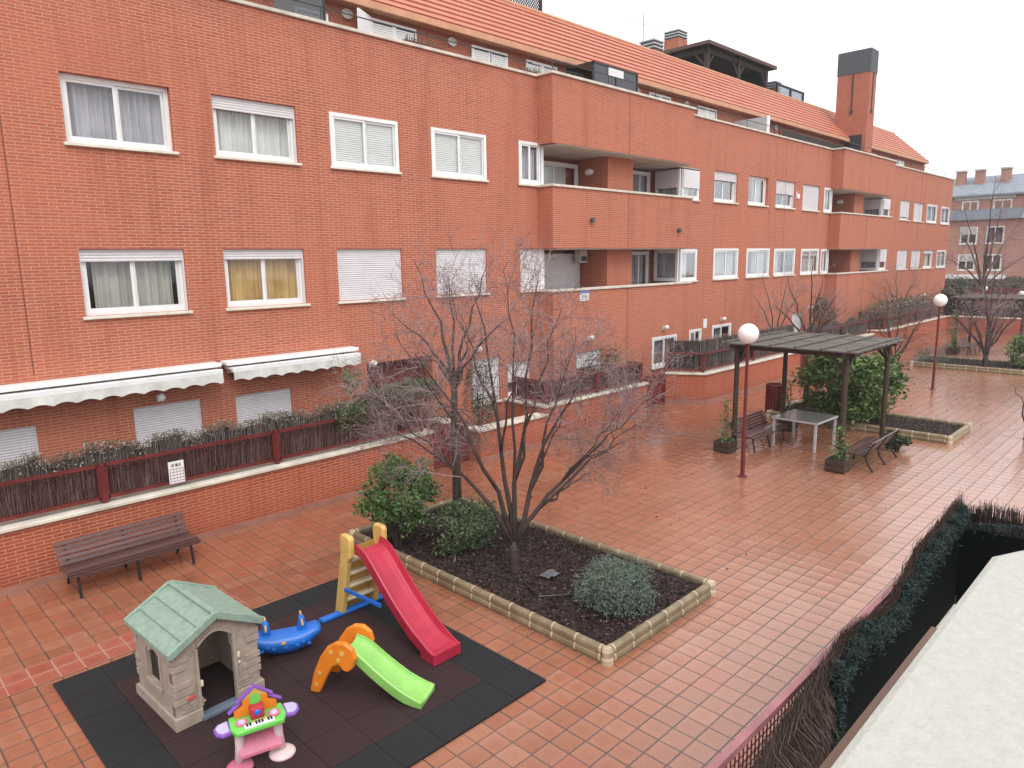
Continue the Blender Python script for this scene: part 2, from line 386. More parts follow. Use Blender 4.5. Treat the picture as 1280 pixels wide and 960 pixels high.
# ------------------------------------------------------------------ windows
def window(parent, x0, x1, z0, z1, yf, style='rec', shutter=0, curtain=None, sill=True, xf=None, sections=2, name='window', low=0.0):
    fl = style == 'flush'
    y = yf - .02 if fl else yf + .11
    fw = .075; f = MB(xf)
    f.box(x0, x0+fw, y, y+.07, z0, z1); f.box(x1-fw, x1, y, y+.07, z0, z1)
    f.box(x0+fw, x1-fw, y, y+.07, z0, z0+fw); f.box(x0+fw, x1-fw, y, y+.07, z1-fw, z1)
    w = (x1-x0-2*fw)/sections
    for k in range(sections):
        a = x0+fw+k*w; b = a+w; yy = y+.015+(k%2)*.02
        sw = .045
        f.box(a+.001, a+sw, yy, yy+.03, z0+fw+.001, z1-fw-.001); f.box(b-sw, b-.001, yy, yy+.03, z0+fw+.001, z1-fw-.001)
        f.box(a+sw, b-sw, yy, yy+.03, z0+fw+.001, z0+fw+sw); f.box(a+sw, b-sw, yy, yy+.03, z1-fw-sw, z1-fw-.001)
    o = f.build(name, M['white'], parent)
    p = MB(xf); p.box(x0+fw, x1-fw, y+.03, y+.036, z0+fw, z1-fw); p.build('pane', M['glass'], o)
    if shutter > 0:
        s = MB(xf); zb = z1 - (z1-z0)*shutter
        ys = y-.05 if not fl else y+.085
        k = max(1, int((z1-zb)/.045)); h = (z1-zb)/k
        for i in range(k):
            za = zb+i*h
            s.prism([(x0+.03,ys+.012,za+.001),(x0+.03,ys+.002,za+.004),(x0+.03,ys-.004,za+h*.45),(x0+.03,ys+.0,za+h-.006),(x0+.03,ys+.012,za+h-.001)][::-1],(x1-x0-.06,0,0))
        if not fl:
            s.box(x0-.0, x0+.03, ys-.01, ys+.03, z0, z1); s.box(x1-.03, x1, ys-.01, ys+.03, z0, z1)
        s.build('roller_shutter', M['white'] if fl else M['shutter'], o)
    if sill:
        s = MB(xf); s.box(x0-.05, x1+.05, yf-.06, y+.0 if not fl else yf-.022, z0-.055, z0-.004); s.build('sill', M['sill'], o, bevel=.008)
    if curtain:
        m, a, b = curtain
        c = MB(xf); L = x1-x0-.1; n = int(L*(b-a)/.02)+2
        xs = [x0+.05+L*(a+(b-a)*i/(n-1)) for i in range(n)]
        ys = [y+.2+.034*math.sin(i*.95+math.sin(i*.21)*1.7)+.016*math.sin(i*.37) for i in range(n)]
        for i in range(n-1):
            c.face((xs[i],ys[i],z0+.03),(xs[i+1],ys[i+1],z0+.03),(xs[i+1],ys[i+1],z1-.02),(xs[i],ys[i],z1-.02))
        c.build('curtain', m, o, smooth=True)
    return o

# ------------------------------------------------------------------ main apartment building
Y0, YB = 13.6, 13.05
bld = thing('apartment_building', 'long red brick apartment block with white windows and orange tiled roof across the courtyard', 'building', (0,0,0))
OFF = 20.25
cw, cg, cy_, cb = M['curtain_white'], M['curtain_grey'], M['curtain_yellow'], M['curtain_green']
ZU, ZL = (6.48, 7.57), (3.65, 4.77)
def dz(x): return -.005*max(0, x-28)
wins = [  # x0 x1 row style shutter curtain
 (-.15,1.62,'U','rec',0,(cw,0,1)), (3.5,5.2,'U','rec',0,(cg,0,1)), (5.94,7.62,'U','rec',.22,(cw,0,1)), (8.38,10.12,'U','flush',1,None), (11.08,12.84,'U','flush',1,None), (14.03,14.88,'U','flush',0,(cg,.0,1)),
 (24.26,26.0,'U','rec',.3,(cg,0,.35)), (26.9,28.58,'U','rec',0,(cg,.5,1)), (29.32,31.15,'U','rec',.5,None), (31.97,33.8,'U','rec',1,None), (34.3,35.14,'U','flush',0,(cw,0,1)),
 (45.25,47.05,'U','rec',.85,None), (47.8,49.62,'U','rec',1,None), (50.35,52.45,'U','flush',0,(cg,0,1)), (53.45,55.4,'U','flush',0,(cg,.2,1)),
 (-.15,1.66,'L','rec',.18,(cw,0,1)), (3.48,5.19,'L','rec',.19,(cb,.12,.94)), (5.92,7.61,'L','rec',.18,(cy_,0,1)), (8.39,10.1,'L','rec',1,None), (11.12,12.8,'L','rec',1,None), (14.05,14.88,'L','rec',1,None),
 (24.36,26.25,'L','flush',0,(cb,0,1)), (26.95,28.95,'L','flush',0,(cb,.4,1)), (29.4,31.45,'L','flush',0,(cg,0,.4)), (32.1,34.05,'L','flush',.3,(cw,.3,1)), (34.3,35.14,'L','flush',0,(cw,0,1)),
 (45.35,47.3,'L','rec',1,None), (48.0,49.9,'L','rec',.95,None), (50.45,52.6,'L','rec',.2,(cw,0,1)), (53.3,55.4,'L','flush',0,(cw,.3,1)),
]
gf = [(.95,2.57,.75,1.93,1), (4.05,5.25,.75,1.97,1), (5.92,7.12,.75,1.92,1), (12.2,13.2,.75,1.94,.9), (13.5,14.4,.75,1.72,.6), (22.8,23.65,1.1,1.86,0), (24.44,25.9,1.0,1.9,0), (31.5,32.6,1.0,1.9,1), (50.2,51.6,1.0,1.9,0), (44.5,45.6,1.0,1.9,0)]
gfb = [(15.75,16.95,.75,1.8,.45), (19.6,21.07,.9,1.9,0)]
holes = []
W2 = []
for x0,x1,r,st,sh,cu in wins:
    z0, z1 = ZU if r == 'U' else ZL
    d = dz(x0); z0 += d; z1 += d
    W2.append((x0,x1,z0,z1,st,sh,cu)); holes.append((x0,x1,z0,z1))
for x0,x1,z0,z1,s in gf: holes.append((x0,x1,z0,z1))
doorhole = (9.0, 10.9, .2, 2.2); holes.append(doorhole)
for k in (0,1):
    o = OFF*k; d = dz(14.9+o)
    holes += [(14.96+o, 23.2+o, 3.58+d, 4.77+d), (14.96+o, 23.2+o, 6.40+d, 7.53+d)]
XE = 55.8
w = MB()
w.wall(-6, XE, -.05, 9.25, Y0, holes, .34)
w.face((XE,Y0,-.05),(XE,24,-.05),(XE,24,9.25),(XE,Y0,9.25))            # end walls
w.face((-6,24,-.05),(-6,Y0,-.05),(-6,Y0,9.25),(-6,24,9.25))
w.face((-6,Y0,9.25),(XE,Y0,9.25),(XE,Y0+.28,9.25),(-6,Y0+.28,9.25))
w.face((XE,Y0+.28,8.3),(-6,Y0+.28,8.3),(-6,Y0+.28,9.25),(XE,Y0+.28,9.25))
for k in (0,1):                                                          # the two projecting bays
    o = OFF*k; a, b = 14.75+o, 21.85+o; d = dz(14.9+o)
    bh = [(p+0*o,q,r,s) for p,q,r,s,_ in gfb] if k == 0 else []
    for zz0, zz1, hh in ((-.05, 3.58+d, bh), (4.77+d, 6.40+d, []), (7.53+d, 9.25, [])):
        w.wall(a, b, zz0, zz1, YB, hh, .3)
        w.face((a,Y0+.001,zz0),(a,YB,zz0),(a,YB,zz1),(a,Y0+.001,zz1)); w.face((b,YB,zz0),(b,Y0+.001,zz0),(b,Y0+.001,zz1),(b,YB,zz1))
        w.face((a,YB,zz1),(b,YB,zz1),(b,YB+.2,zz1),(a,YB+.2,zz1)); w.face((b,YB,zz0),(a,YB,zz0),(a,Y0,zz0),(b,Y0,zz0))
        w.face((b,YB+.2,zz0),(a,YB+.2,zz0),(a,YB+.2,zz1),(b,YB+.2,zz1))
    w.box(a+.01, b-.01, YB+.21, Y0+.27, 9.0, 9.2)
    for z0, z1 in ((2.6+d,4.77+d),(5.4+d,7.53+d)):                       # loggia walls and floors
        w.box(14.9+o, 14.958+o, Y0+.34, 15.0, z0, z1); w.box(14.9+o, 23.3+o, 15.0, 15.1, z0, z1); w.box(23.21+o, 23.3+o, Y0+.34, 15.0, z0, z1)
        w.box(17.9+o, 19.2+o, Y0+.005, 14.99, z0, z1-.005)
        w.box(21.75+o, 22.35+o, 14.78, 14.99, z0, z1-.005)
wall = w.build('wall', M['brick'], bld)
w = MB(); w.wall(-6, XE, 8.3, 10.46, 15.42)                               # attic storey, set back behind a terrace
w.face((XE-.6,15.7,8.3),(XE-.6,22,8.3),(XE-.6,22,10.44),(XE-.6,15.7,10.44))
w.build('attic_wall', M['brick'], bld)
f = MB(); f.box(-6+.02, XE-.02, Y0+.3, 23.9, 8.2, 8.3)
for k in (0,1):
    for z in (2.55, 5.35): f.box(14.97+OFF*k, 23.2+OFF*k, Y0+.3, 15.0, z+dz(14.9+OFF*k)-.1, z+dz(14.9+OFF*k))
f.build('terrace_floor', M['terrace_floor'], bld)
f = MB(); f.box(-5.9, XE-.1, 15.35, 15.4, -.05, 8.19); f.box(-5.9, XE-.1, Y0+.36, 15.34, 5.1, 5.2); f.box(-5.9, XE-.1, Y0+.36, 15.34, 2.35, 2.45)
f.build('interior_shade', M['inside'], bld)
for k in (0,1):
    o = OFF*k; d = dz(14.9+o)
    for z in (4.765+d, 7.525+d):
        f = MB(); f.prism([(14.965+o,14.99,z-.02),(14.965+o,YB+.03,z-.02),(21.82+o,YB+.03,z-.02),(21.82+o,Y0+.01,z-.02),(23.19+o,Y0+.01,z-.02),(23.19+o,14.99,z-.02)],(0,0,.019))
        f.build('balcony_ceiling', M['ceil'], bld)
f = MB()                                                                 # pale stone copings
segs = [(-6, 14.72)] + [(21.88+OFF*k, 14.72+OFF*(k+1)) for k in (0,)] + [(21.88+OFF, XE+.04)]
for a, b in segs: f.box(a, b, Y0-.045, Y0+.31, 9.252, 9.32)
for k in (0,1):
    o = OFF*k; d = dz(14.9+o)
    f.box(14.705+o, 21.895+o, YB-.045, YB+.26, 9.254, 9.325); f.box(14.703+o, 14.98+o, YB+.26, Y0+.3, 9.254, 9.324); f.box(21.65+o, 21.897+o, YB+.26, Y0+.3, 9.254, 9.324)
    for z in (3.582+d, 6.402+d):
        f.box(14.705+o, 21.9+o, YB-.045, YB+.24, z, z+.065); f.box(14.703+o, 14.955+o, YB+.24, Y0-.005, z, z+.064)
        f.box(21.9+o, 23.25+o, Y0-.05, Y0+.1, z, z+.06); f.box(13.98+o, 14.7+o, Y0-.05, Y0-.022, z+.01, z+.064)
f.build('coping', M['stone'], bld, bevel=.01)
JM = pm('joint_mastic', (.22,.065,.045), .9, .2, 4)
for x in (2.62, 30.2, 48.9):
    f = MB(); f.box(x, x+.018, Y0-.004, Y0+.0, 2.75, 9.25); f.build('expansion_joint', JM, bld)
for k in (0,1):
    for a, b in ((-.05,3.58),(4.77,6.4),(7.53,9.25)):
        f = MB(); f.box(18.2+OFF*k, 18.218+OFF*k, YB-.004, YB, a+dz(35*k), b+dz(35*k) if b < 9 else b); f.build('expansion_joint', JM, bld)
for q in W2: window(bld, q[0], q[1], q[2], q[3], Y0, q[4], q[5], q[6], sill=True)
for x0,x1,z0,z1,s in gf: window(bld, x0,x1,z0,z1, Y0, 'rec' if s else 'flush', s, (cg,0,.7) if s < .95 else None)
for x0,x1,z0,z1,s in gfb: window(bld, x0,x1,z0,z1, YB, 'rec' if s else 'flush', s, (cg,0,.7))
# recessed porch door behind the ivy
d = MB(); d.box(9.0, 10.9, Y0+.3, Y0+.34, .2, 2.2)
for x in (9.45, 9.95, 10.45): d.box(x-.03, x+.03, Y0+.27, Y0+.3, .2, 2.2)
d.build('porch_door', M['maroon'], bld)
for k in (0,1):                                                          # loggia glazing
    o = OFF*k; d = dz(14.9+o)
    for r, (zz, zt) in enumerate(((2.65+d, 4.74+d), (5.45+d, 7.45+d))):
        low = r == 0
        window(bld, 15.55+o, 17.8+o, zz, zt-.1, 14.70, 'flush', 0, (cw,0,.85), sill=False)
        if low and k == 0:
            s = MB(); 
            for i in range(42): s.box(15.5, 17.82, 14.62, 14.63+(i%2)*.012, 2.65+i*.047, 2.65+i*.047+.045)
            s.build('balcony_shutter', M['shutter'], bld)
        window(bld, 20.6+o, 21.74+o, zz, zt-.05, 14.70, 'flush', 0, (cg,.3,1), sill=False, name='balcony_door')
        # glazed corner box at the right end of the loggia: one face to the balcony, one to the court
        def xs(x, y, z, X=22.0+o): return (X+(y-0), 14.62-(x-0), z)
        sh = (.62 if k == 0 else .55) if not low else (0 if k == 0 else .6)
        window(bld, 0, .98, 3.64+d+2.82*r, zt, 0, 'flush', 0, (cg,0,1), sill=False, xf=xs, sections=1, name='corner_window')
        window(bld, 22.08+o, 23.19+o, 3.64+d+2.82*r, zt, Y0+.01, 'flush', 0, (cw,0,.6), sill=False, sections=1, name='corner_window')
        if sh:
            s = MB(); z0 = zt-(zt-3.64-d-2.82*r)*sh; n = int((zt-z0)/.05)
            for i in range(n):
                s.box(22.1+o, 23.17+o, Y0-.035, Y0-.025+(i%2)*.008, z0+i*.05, z0+i*.05+.048); s.box(21.93+o, 21.94+o+(i%2)*.008, Y0+.07, 14.6, z0+i*.05, z0+i*.05+.048)
            s.build('corner_shutter', M['shutter'], bld)
        # post and side light of the corner window at the left end
        s = MB(); s.box(14.86+o, 14.99+o, Y0-.02, Y0+.1, 3.655+d+2.83*r, zt+.03 if low else zt+.06); s.build('corner_post', M['white'], bld)
# attic windows with white louvred shutters
def ax(x, y, z): return (x*.983, y-.28, 4.5+(z-4.5)*.985)
def louvre(x0, x1, zt, n=2, dark=False, open_left=False):
    f = MB(ax); z0 = 9.2; w = (x1-x0)/n
    for k in range(n):
        a = x0+k*w; b = a+w
        f.box(a, a+.06, 15.62, 15.68, z0, zt); f.box(b-.06, b, 15.62, 15.68, z0, zt); f.box(a+.06, b-.06, 15.62, 15.68, zt-.07, zt)
    o = f.build('attic_window', M['white'], bld)
    s = MB(ax)
    for k in range(n):
        a = x0+k*w+.06; b = a+w-.12
        z = zt-.1
        while z > z0+.05:
            s.box(a, b, 15.63, 15.66, z-.05, z-.006); z -= .055
    s.build('louvre', M['white'], o)
    p = MB(ax); p.box(x0+.05, x1-.05, 15.67, 15.69, z0, zt-.05); p.build('pane', M['inside'], o)
    if open_left:
        l = MB(ax); l.bar((x0-.02,15.6,9.8),(x0-.62,15.25,9.8),.05,1.15); l.build('open_shutter', M['white'], o)
for x0,x1,zt,n,ol in ((5.6,7.2,10.38,2,False),(8.9,9.75,10.2,1,False),(10.95,12.35,10.38,2,True),(14.3,15.7,10.38,2,False),(16.5,17.9,10.38,2,False),(23.0,24.4,10.4,2,False),(26.4,27.85,10.38,2,False),(35.0,36.0,10.3,2,False),(37.6,38.8,10.3,2,False),(45.5,46.9,10.3,2,False),(50.6,52,10.3,2,False)):
    louvre(x0,x1,zt,n,False,ol)
f = MB()
for x in (10.3,13.6,18.5,22.9,26.1,33.4): f.lathe([(.02,0),(.13,.0),(.13,.04),(.02,.05)], (0,0,0), 16); 
# each vent is its own disc facing the terrace
for x in (10.3,13.6,18.5,22.3,25.6,33.4):
    v = MB(lambda X,Y,Z,x=x: (x*.983+X, 15.41-Z, 10.24+Y*.75)); v.lathe([(.02,0),(.15,.0),(.15,.05),(.11,.06),(.1,.03),(.02,.03)], (0,0,0), 18); v.build('round_vent', M['ceil'], bld)
# roof: overlapping courses of clay tiles
r = MB(); nC = 9; ya, za, yb, zb = 15.12, 10.58, 17.0, 12.44
ux, uz = (yb-ya)/nC, (zb-za)/nC; nrm = Vector((0,-(zb-za),yb-ya)).normalized()
for i in range(nC):
    t0, t1 = i/nC, (i+1.12)/nC
    y0, z0, y1, z1 = ya+(yb-ya)*t0, za+(zb-za)*t0, ya+(yb-ya)*min(t1,1), za+(zb-za)*min(t1,1)
    xe0 = 55.4-1.2*t0; xe1 = 55.4-1.2*min(t1,1); l = .05
    p = [(-6,y0-nrm.y*-l,z0+nrm.z*l),(xe0,y0+nrm.y*l,z0+nrm.z*l),(xe1,y1,z1+.004),(-6,y1,z1+.004)]
    p[0] = (-6, y0+nrm.y*l, z0+nrm.z*l)
    r.face(*p); r.face((-6,y0,z0-.005),(xe0,y0,z0-.005),p[1],p[0])
r.face((55.4,ya,za),(54.2,yb,zb),(54.2,yb,10.4),(55.4,17.5,10.4))
r.face((55.4,ya,za),(55.4,17.5,10.4),(55.4,ya,10.42))
roof = r.build('roof', M['rooftile'], bld)
f = MB(); f.box(-6, 55.42, 15.08, 15.46, 10.40, 10.575); f.build('eave', M['fascia'], roof, bevel=.02)
f = MB(); f.tube([(-6,17.0,12.46),(54.2,17.0,12.46)], .07, 8); f.build('ridge_cap', M['fascia'], roof)
f = MB(); f.box(-6, 54.1, 17.05, 24, 12.1, 12.2); f.build('roof_terrace', M['terrace_floor'], roof)
def flue(x, y, zb_, zt, r=.36):
    c = MB(); c.box(x-r, x+r, y-r, y+r, zb_, zt-.42); o = c.build('chimney', M['brick'], roof)
    s = MB()
    for i in range(3): s.box(x-r-.02, x+r+.02, y-r-.02, y+r+.02, zt-.34+i*.14, zt-.29+i*.14)
    s.build('chimney_cap', M['tinface'], o)
    s = MB(); s.box(x-r+.03, x+r-.03, y-r+.03, y+r-.03, zt-.42, zt-.02); s.build('chimney_louvre', M['grey_louver'], o)
flue(26.6, 18.0, 12.2, 13.30); flue(35.2, 22.3, 12.2, 16.3, .45); flue(40.3, 19.2, 12.2, 14.0)
# tall boiler stack
c = MB(); c.box(41.1, 42.1, 14.3, 15.95, 8.3, 13.85); st = c.build('chimney_stack', M['brick'], bld)
c = MB(); c.box(41.08, 42.12, 14.28, 15.97, 13.852, 15.0); c.build('stack_cowl', M['grey_louver'], st)
c = MB()
for i in range(12): c.box(41.072, 42.128, 14.272, 15.978, 13.88+i*.092, 13.925+i*.092)
c.build('cowl_slats', M['grey_louver'], st)
c = MB()
for i in range(9): c.box(41.06,41.098,14.6+i*.11,14.66+i*.11,9.3,10.7)
c.box(41.065,41.095,14.5,15.6,9.3,10.72); c.build('vent_grille', M['metal_dk'], st)
t = thing('brown_screen', 'dark brown screening along the attic terrace rail left of the tall stack', 'screen', (30.5,13.96,9.3))
c = MB(); c.box(0,4.3,0,.03,0,.42); c.box(4.6,10.2,0.1,.13,0,.42); c.build('screening', M['brush_core'], t)
c = MB(); sx_ = 0
while sx_ < 10.3:
    c.box(sx_,sx_+.05,.14,.19,0,.5); sx_ += 2.05
c.build('posts', M['metal_dk'], t)
c = MB(); c.box(41.06,41.09,15.1,15.16,11.9,13.85); c.box(41.04,41.09,15.05,15.21,11.85,12.0); c.box(41.55,41.61,14.26,14.29,11.9,13.85); c.box(41.5,41.66,14.24,14.29,11.85,12.0); c.build('drain_pipe', M['metal_dk'], st)
# thin terrace rail
f = MB()
def rail(x0, x1, y):
    f.tube([(x0,y,9.62),(x1,y,9.62)], .014, 5)
    x = x0
    while x <= x1: f.tube([(x,y,9.3),(x,y,9.62)], .014, 5); x += 2.4
rail(-6, 14.7, Y0+.12); rail(14.9, 21.7, YB+.1); rail(22, 34.9, Y0+.12); rail(35.1, 42.0, YB+.1); rail(42.2, 55.5, Y0+.12)
f.build('terrace_railing', M['metal_dk'], bld)

# things on the attic terrace and the roof
t = thing('terrace_screen', 'black glazed wind screen standing behind the parapet rail on the attic terrace', 'screen', (18.65, 14.4, 8.3))
f = MB()
for sx in (-1.1, 1.1):
    for sy in (-.5, .5): f.box(sx-.03, sx+.03, sy-.03, sy+.03, 0, 1.9)
f.box(-1.13, 1.13, -.53, -.47, 1.84, 1.9); f.box(-1.13, 1.13, .47, .53, 1.84, 1.9); f.box(-1.13,-1.07,-.47,.47,1.84,1.9); f.box(1.07,1.13,-.47,.47,1.84,1.9); f.box(-.03,.03,-.53,-.47,0,1.84)
f.build('frame', M['metal_dk'], t)
f = MB(); f.box(-1.07,1.07,-.51,-.49,0,1.84); f.box(-1.11,-1.09,-.47,.47,0,1.84); f.box(1.09,1.11,-.47,.47,0,1.84); f.build('panel', M['glass_dk'], t)
f = MB(); f.box(-.4,.35,-.535,-.515,1.6,1.83); f.build('blind', M['shutter'], t)
t = thing('partition_wall', 'pale grey partition wall between two attic terraces', 'wall', (29.0,0,0))
f = MB(); f.box(-.06,.06,13.95,15.6,8.3,10.06); f.build('wall', M['tinface'], t)
f = MB(); f.box(-.1,.1,13.9,13.95,8.3,10.1); f.build('end_cap', M['white'], t)
for i,(x,lab) in enumerate(((11.2,'dark planter trough hanging behind the attic rail below the open white shutter'),(15.0,'dark planter trough behind the attic rail beside a closed louvred window'))):
    t = thing('planter_trough', lab, 'planter', (x, Y0+.36, 9.3), 0, 'planter troughs along the attic rail')
    f = MB(); f.box(-.55,.55,-.1,.1,.0,.17); f.build('trough', M['maroon'], t)
    f = MB()
    for q in range(60):
        p = Vector((rnd.uniform(-.5,.5), rnd.uniform(-.08,.08), .16)); f.tube([p, p+Vector((rnd.uniform(-.05,.05),rnd.uniform(-.05,.05),rnd.uniform(.05,.16)))],.006,3)
    f.build('stems', M['hedge'], t)
t = thing('wind_screen', 'slanting grey glass wind screen on the attic terrace at the top left edge', 'screen', (8.7, 14.2, 8.3))
f = MB(); f.bar((-.9,.3,1.55),(.1,0,1.95),.04,.06); f.box(.05,.1,-.03,.03,0,1.95); f.bar((.08,0,1.9),(.08,1.3,1.9),.05,.05); f.build('frame', M['metal_dk'], t)
f = MB(); f.face((-.9,.3,0),(.05,.0,0),(.05,.0,1.9),(-.9,.3,1.53)); f.build('pane', M['glass_dk'], t)
t = thing('lattice_screen', 'dark wooden lattice screen on the roof ridge at the top edge', 'screen', (17.6,17.6,12.2))
f = MB()
for k in range(-14, 30):
    x = k*.12
    for s in (1,-1):
        a0, b0 = x, x+1.6*s
        pts = []
        for q in range(17):
            xx = a0+(b0-a0)*q/16; zz = 1.6*q/16
            if 0 <= xx <= 1.7: pts.append((xx, .01*s, zz+.1))
        if len(pts) > 1: f.bar(pts[0], pts[-1], .02, .03, (0,1,0))
f.build('lattice', M['wood_dk'], t)
f = MB(); f.box(-.05,.03,-.04,.04,0,1.8); f.box(1.68,1.78,-.04,.04,0,1.8); f.box(.03,1.68,-.04,.04,1.7,1.78); f.build('frame', M['wood_dk'], t)
# gazebo
t = thing('roof_gazebo', 'dark timber gazebo with tiled hip roof on the roof terrace', 'gazebo', (0,0,0))
x0,x1,y0,y1 = 32.1, 39.3, 18.5, 21.6; ze = 14.55
f = MB(); xm0, xm1, ym, zr = x0+1.5, x1-1.5, (y0+y1)/2, 14.95
f.face((x0,y0,ze),(x1,y0,ze),(xm1,ym,zr),(xm0,ym,zr)); f.face((x1,y1,ze),(x0,y1,ze),(xm0,ym,zr),(xm1,ym,zr)); f.face((x0,y1,ze),(x0,y0,ze),(xm0,ym,zr)); f.face((x1,y0,ze),(x1,y1,ze),(xm1,ym,zr))
f.box(x0,x1,y0,y0+.1,ze-.16,ze-.003); f.box(x0,x1,y1-.1,y1,ze-.16,ze-.003); f.box(x0,x0+.1,y0+.1,y1-.1,ze-.16,ze-.003); f.box(x1-.1,x1,y0+.1,y1-.1,ze-.16,ze-.003)
f.build('roof', pm('brown_shingle', (.10,.055,.04), .8, .25, 4), t)
for xx in (x0+.5, (x0+x1)/2, x1-.5):
    for yy in (y0+.4, y1-.4):
        f = MB(); f.box(xx-.1,xx+.1,yy-.1,yy+.1,12.2,ze-.0); f.build('post', M['wood_dk'], t)
f = MB()
f.box(x0+.4,x1-.4,y0+.35,y0+.45,ze-.42,ze-.2)
for xx, s in ((x0+.5,1),((x0+x1)/2,1),((x0+x1)/2,-1),(x1-.5,-1)): f.bar((xx,y0+.4,13.5),(xx+.7*s,y0+.4,ze-.3),.1,.1)
f.bar((x0+.5,y0+.4,13.5),(x0+.5,y0+1.1,ze-.3),.1,.1); f.box(x0+.42,x0+.55,y0+.4,y1-.4,ze-.42,ze-.2)
f.build('brace', M['wood_dk'], t)
f = MB(); f.box(x0+.6,x1-.6,y1-.6,y1-.55,12.2,ze-.2); f.box(x1-.62,x1-.58,y0+.5,y1-.6,12.2,ze-.2); f.build('blind', M['black_pl'], t)
f = MB(); f.box(x0+.5,x1-.5,y0+.38,y0+.42,12.2,13.35); f.build('glass_railing', M['glass_dk'], t)
t = thing('glass_railing', 'smoked glass railing with dark posts along the roof terrace beside the timber gazebo', 'railing', (0,0,0))
f = MB()
for x in (39.5,41.2,42.9): f.box(x-.05,x+.05,18.5,18.6,12.2,13.72)
f.box(39.45,42.95,18.49,18.61,13.66,13.74); f.build('frame', M['metal_dk'], t)
f = MB(); f.box(39.55,42.85,18.54,18.56,12.2,13.66); f.build('pane', glass_mat('clear_smoke', (.5,.52,.55), .12), t)
t = thing('tv_antenna', 'thin television antenna mast beside the lower roof chimney', 'antenna', (25.7,17.8,12.2))
f = MB(); f.tube([(0,0,0),(0,0,2.0)],.013,6); f.tube([(-1.3,0,1.45),(1.3,.0,1.65)],.007,4)
for q in range(9): f.tube([(-1.2+q*.3,-.2,1.46+q*.023),(-1.2+q*.3,.2,1.46+q*.023)],.005,4)
f.build('mast', M['metal_dk'], t)

# awnings above the ground floor
def awning(x0, x1, lab):
    t = thing('awning', lab, 'awning', (0,0,0), 0, 'retracted awnings along the brick wall')
    f = MB(); f.box(x0, x1, 13.26, 13.58, 2.575, 2.655); f.build('cassette', M['white'], t, bevel=.02)
    f = MB(); f.box(x0+.05, x1-.05, 13.12, 13.2, 2.46, 2.55); f.box(x0+.05,x1-.05,13.2,13.5,2.5,2.54); f.build('front_bar', M['white'], t, bevel=.01)
    c = MB(); n = int((x1-x0)/.03); prev = None
    for i in range(n+1):
        x = x0+.06+(x1-x0-.12)*i/n
        zb_ = 2.285+.045*abs(math.sin(PI*(x-x0)/.34)); y = 13.115+.012*math.sin(x*9)
        cur = ((x,13.115,2.47),(x,y-.012,zb_))
        if prev: c.face(prev[1], cur[1], cur[0], prev[0]); 
        prev = cur
    c.build('valance', M['awning'], t, smooth=True)
    for x in (x0+.15, x1-.15):
        a = MB(); a.bar((x,13.2,2.5),(x,13.59,2.42),.05,.06); a.build('bracket', M['white'], t)
awning(-1.0, 5.57, 'long white retracted awning with scalloped valance at the left edge of the brick wall')
awning(5.66, 8.6, 'shorter white retracted awning with scalloped valance beside the ivy')
# wall lamps, signs, spots
def wall_lamp(x, y, z, lab, r=.075):
    t = thing('wall_lamp', lab, 'lamp', (x,y,z), 0, 'small lamps on the ground floor wall')
    f = MB(); f.ball((0,-.14,0), r, n=14, m=8); f.build('globe', M['globe'], t, smooth=True)
    f = MB(); f.box(-.05,.05,-.05,0,-.09,.03); f.build('bracket', M['ceil'], t)
for x,y,z,l in ((4.5,Y0,2.12,'oval wall lamp under the long awning above a closed shutter'),(9.1,Y0,2.22,'small wall lamp on bare brick just right of the shorter awning'),(12.35,Y0,2.22,'round white wall lamp on brick seen through the bare tree left of its stems'),(16.3,YB,2.2,'round wall lamp below the little blue and white sign'),(20.25,YB,2.2,'wall lamp on the projecting bay above the grey brush fence'),(25.1,Y0,2.12,'wall lamp right of the white wall plate above the white globe lamp post'),(33.3,Y0,2.1,'tiny wall lamp between the far windows above the hedge')):
    wall_lamp(x,y,z,l)
t = thing('wall_sign', 'small white sign with a blue header on the bay brickwork under the balcony', 'sign', (16.1,YB,3.28))
f = MB(); f.box(-.2,.2,-.02,0,0,.3); f.build('plate', M['signwhite'], t)
f = MB(); f.box(-.2,.2,-.024,-.021,.22,.3); f.build('header', M['signblue'], t)
f = MB()
for k in range(4): f.box(-.16,.16-.05*(k%2),-.024,-.021,.04+k*.04,.052+k*.04)
f.build('lettering', M['grey_louver'], t)
t = thing('wall_plate', 'narrow blank white plate on brick above the small ground floor windows', 'sign', (23.9,Y0,1.85))
f = MB(); f.box(-.12,.12,-.02,0,0,.34); f.build('plate', M['signwhite'], t)
t = thing('alarm_box', 'small red and white alarm box between two upper windows', 'alarm', (31.4,Y0,6.9))
f = MB(); f.box(-.12,.12,-.06,0,0,.3); f.build('case', M['signwhite'], t)
f = MB(); f.box(-.12,.12,-.065,-.061,.2,.3); f.build('band', M['badge'], t)
for x,y,z,l in ((16.4,YB,5.55,'left dark spot fitting on the upper balcony brick band'),(21.0,YB,5.35,'right dark spot fitting on the upper balcony brick band')):
    t = thing('spot_fitting', l, 'spotlight', (x,y,z), 0, 'dark fittings on the balcony band')
    f = MB(); f.lathe([(.02,-.07),(.06,-.07),(.06,.07),(.02,.07)],(0,-.08,0),12); f.build('body', M['grey_louver'], t)
    f = MB(); f.box(-.02,.02,-.06,0,-.03,.03); f.build('bracket', M['metal_dk'], t)
for k,l in ((0,'oval lamp on the brick side wall of the nearer upper balcony'),(1,'oval lamp on the brick side wall of the farther upper balcony')):
    t = thing('balcony_lamp', l, 'lamp', (17.9+OFF*k,14.3,7.1), -PI/2, 'lamps on the balconies')
    f = MB(); f.ball((0,-.04,0),.17,.07,.1); f.build('shade', M['globe'], t, smooth=True)
t = thing('ac_unit', 'small beige box hanging from the lower balcony ceiling', 'appliance', (17.6,14.4,4.35))
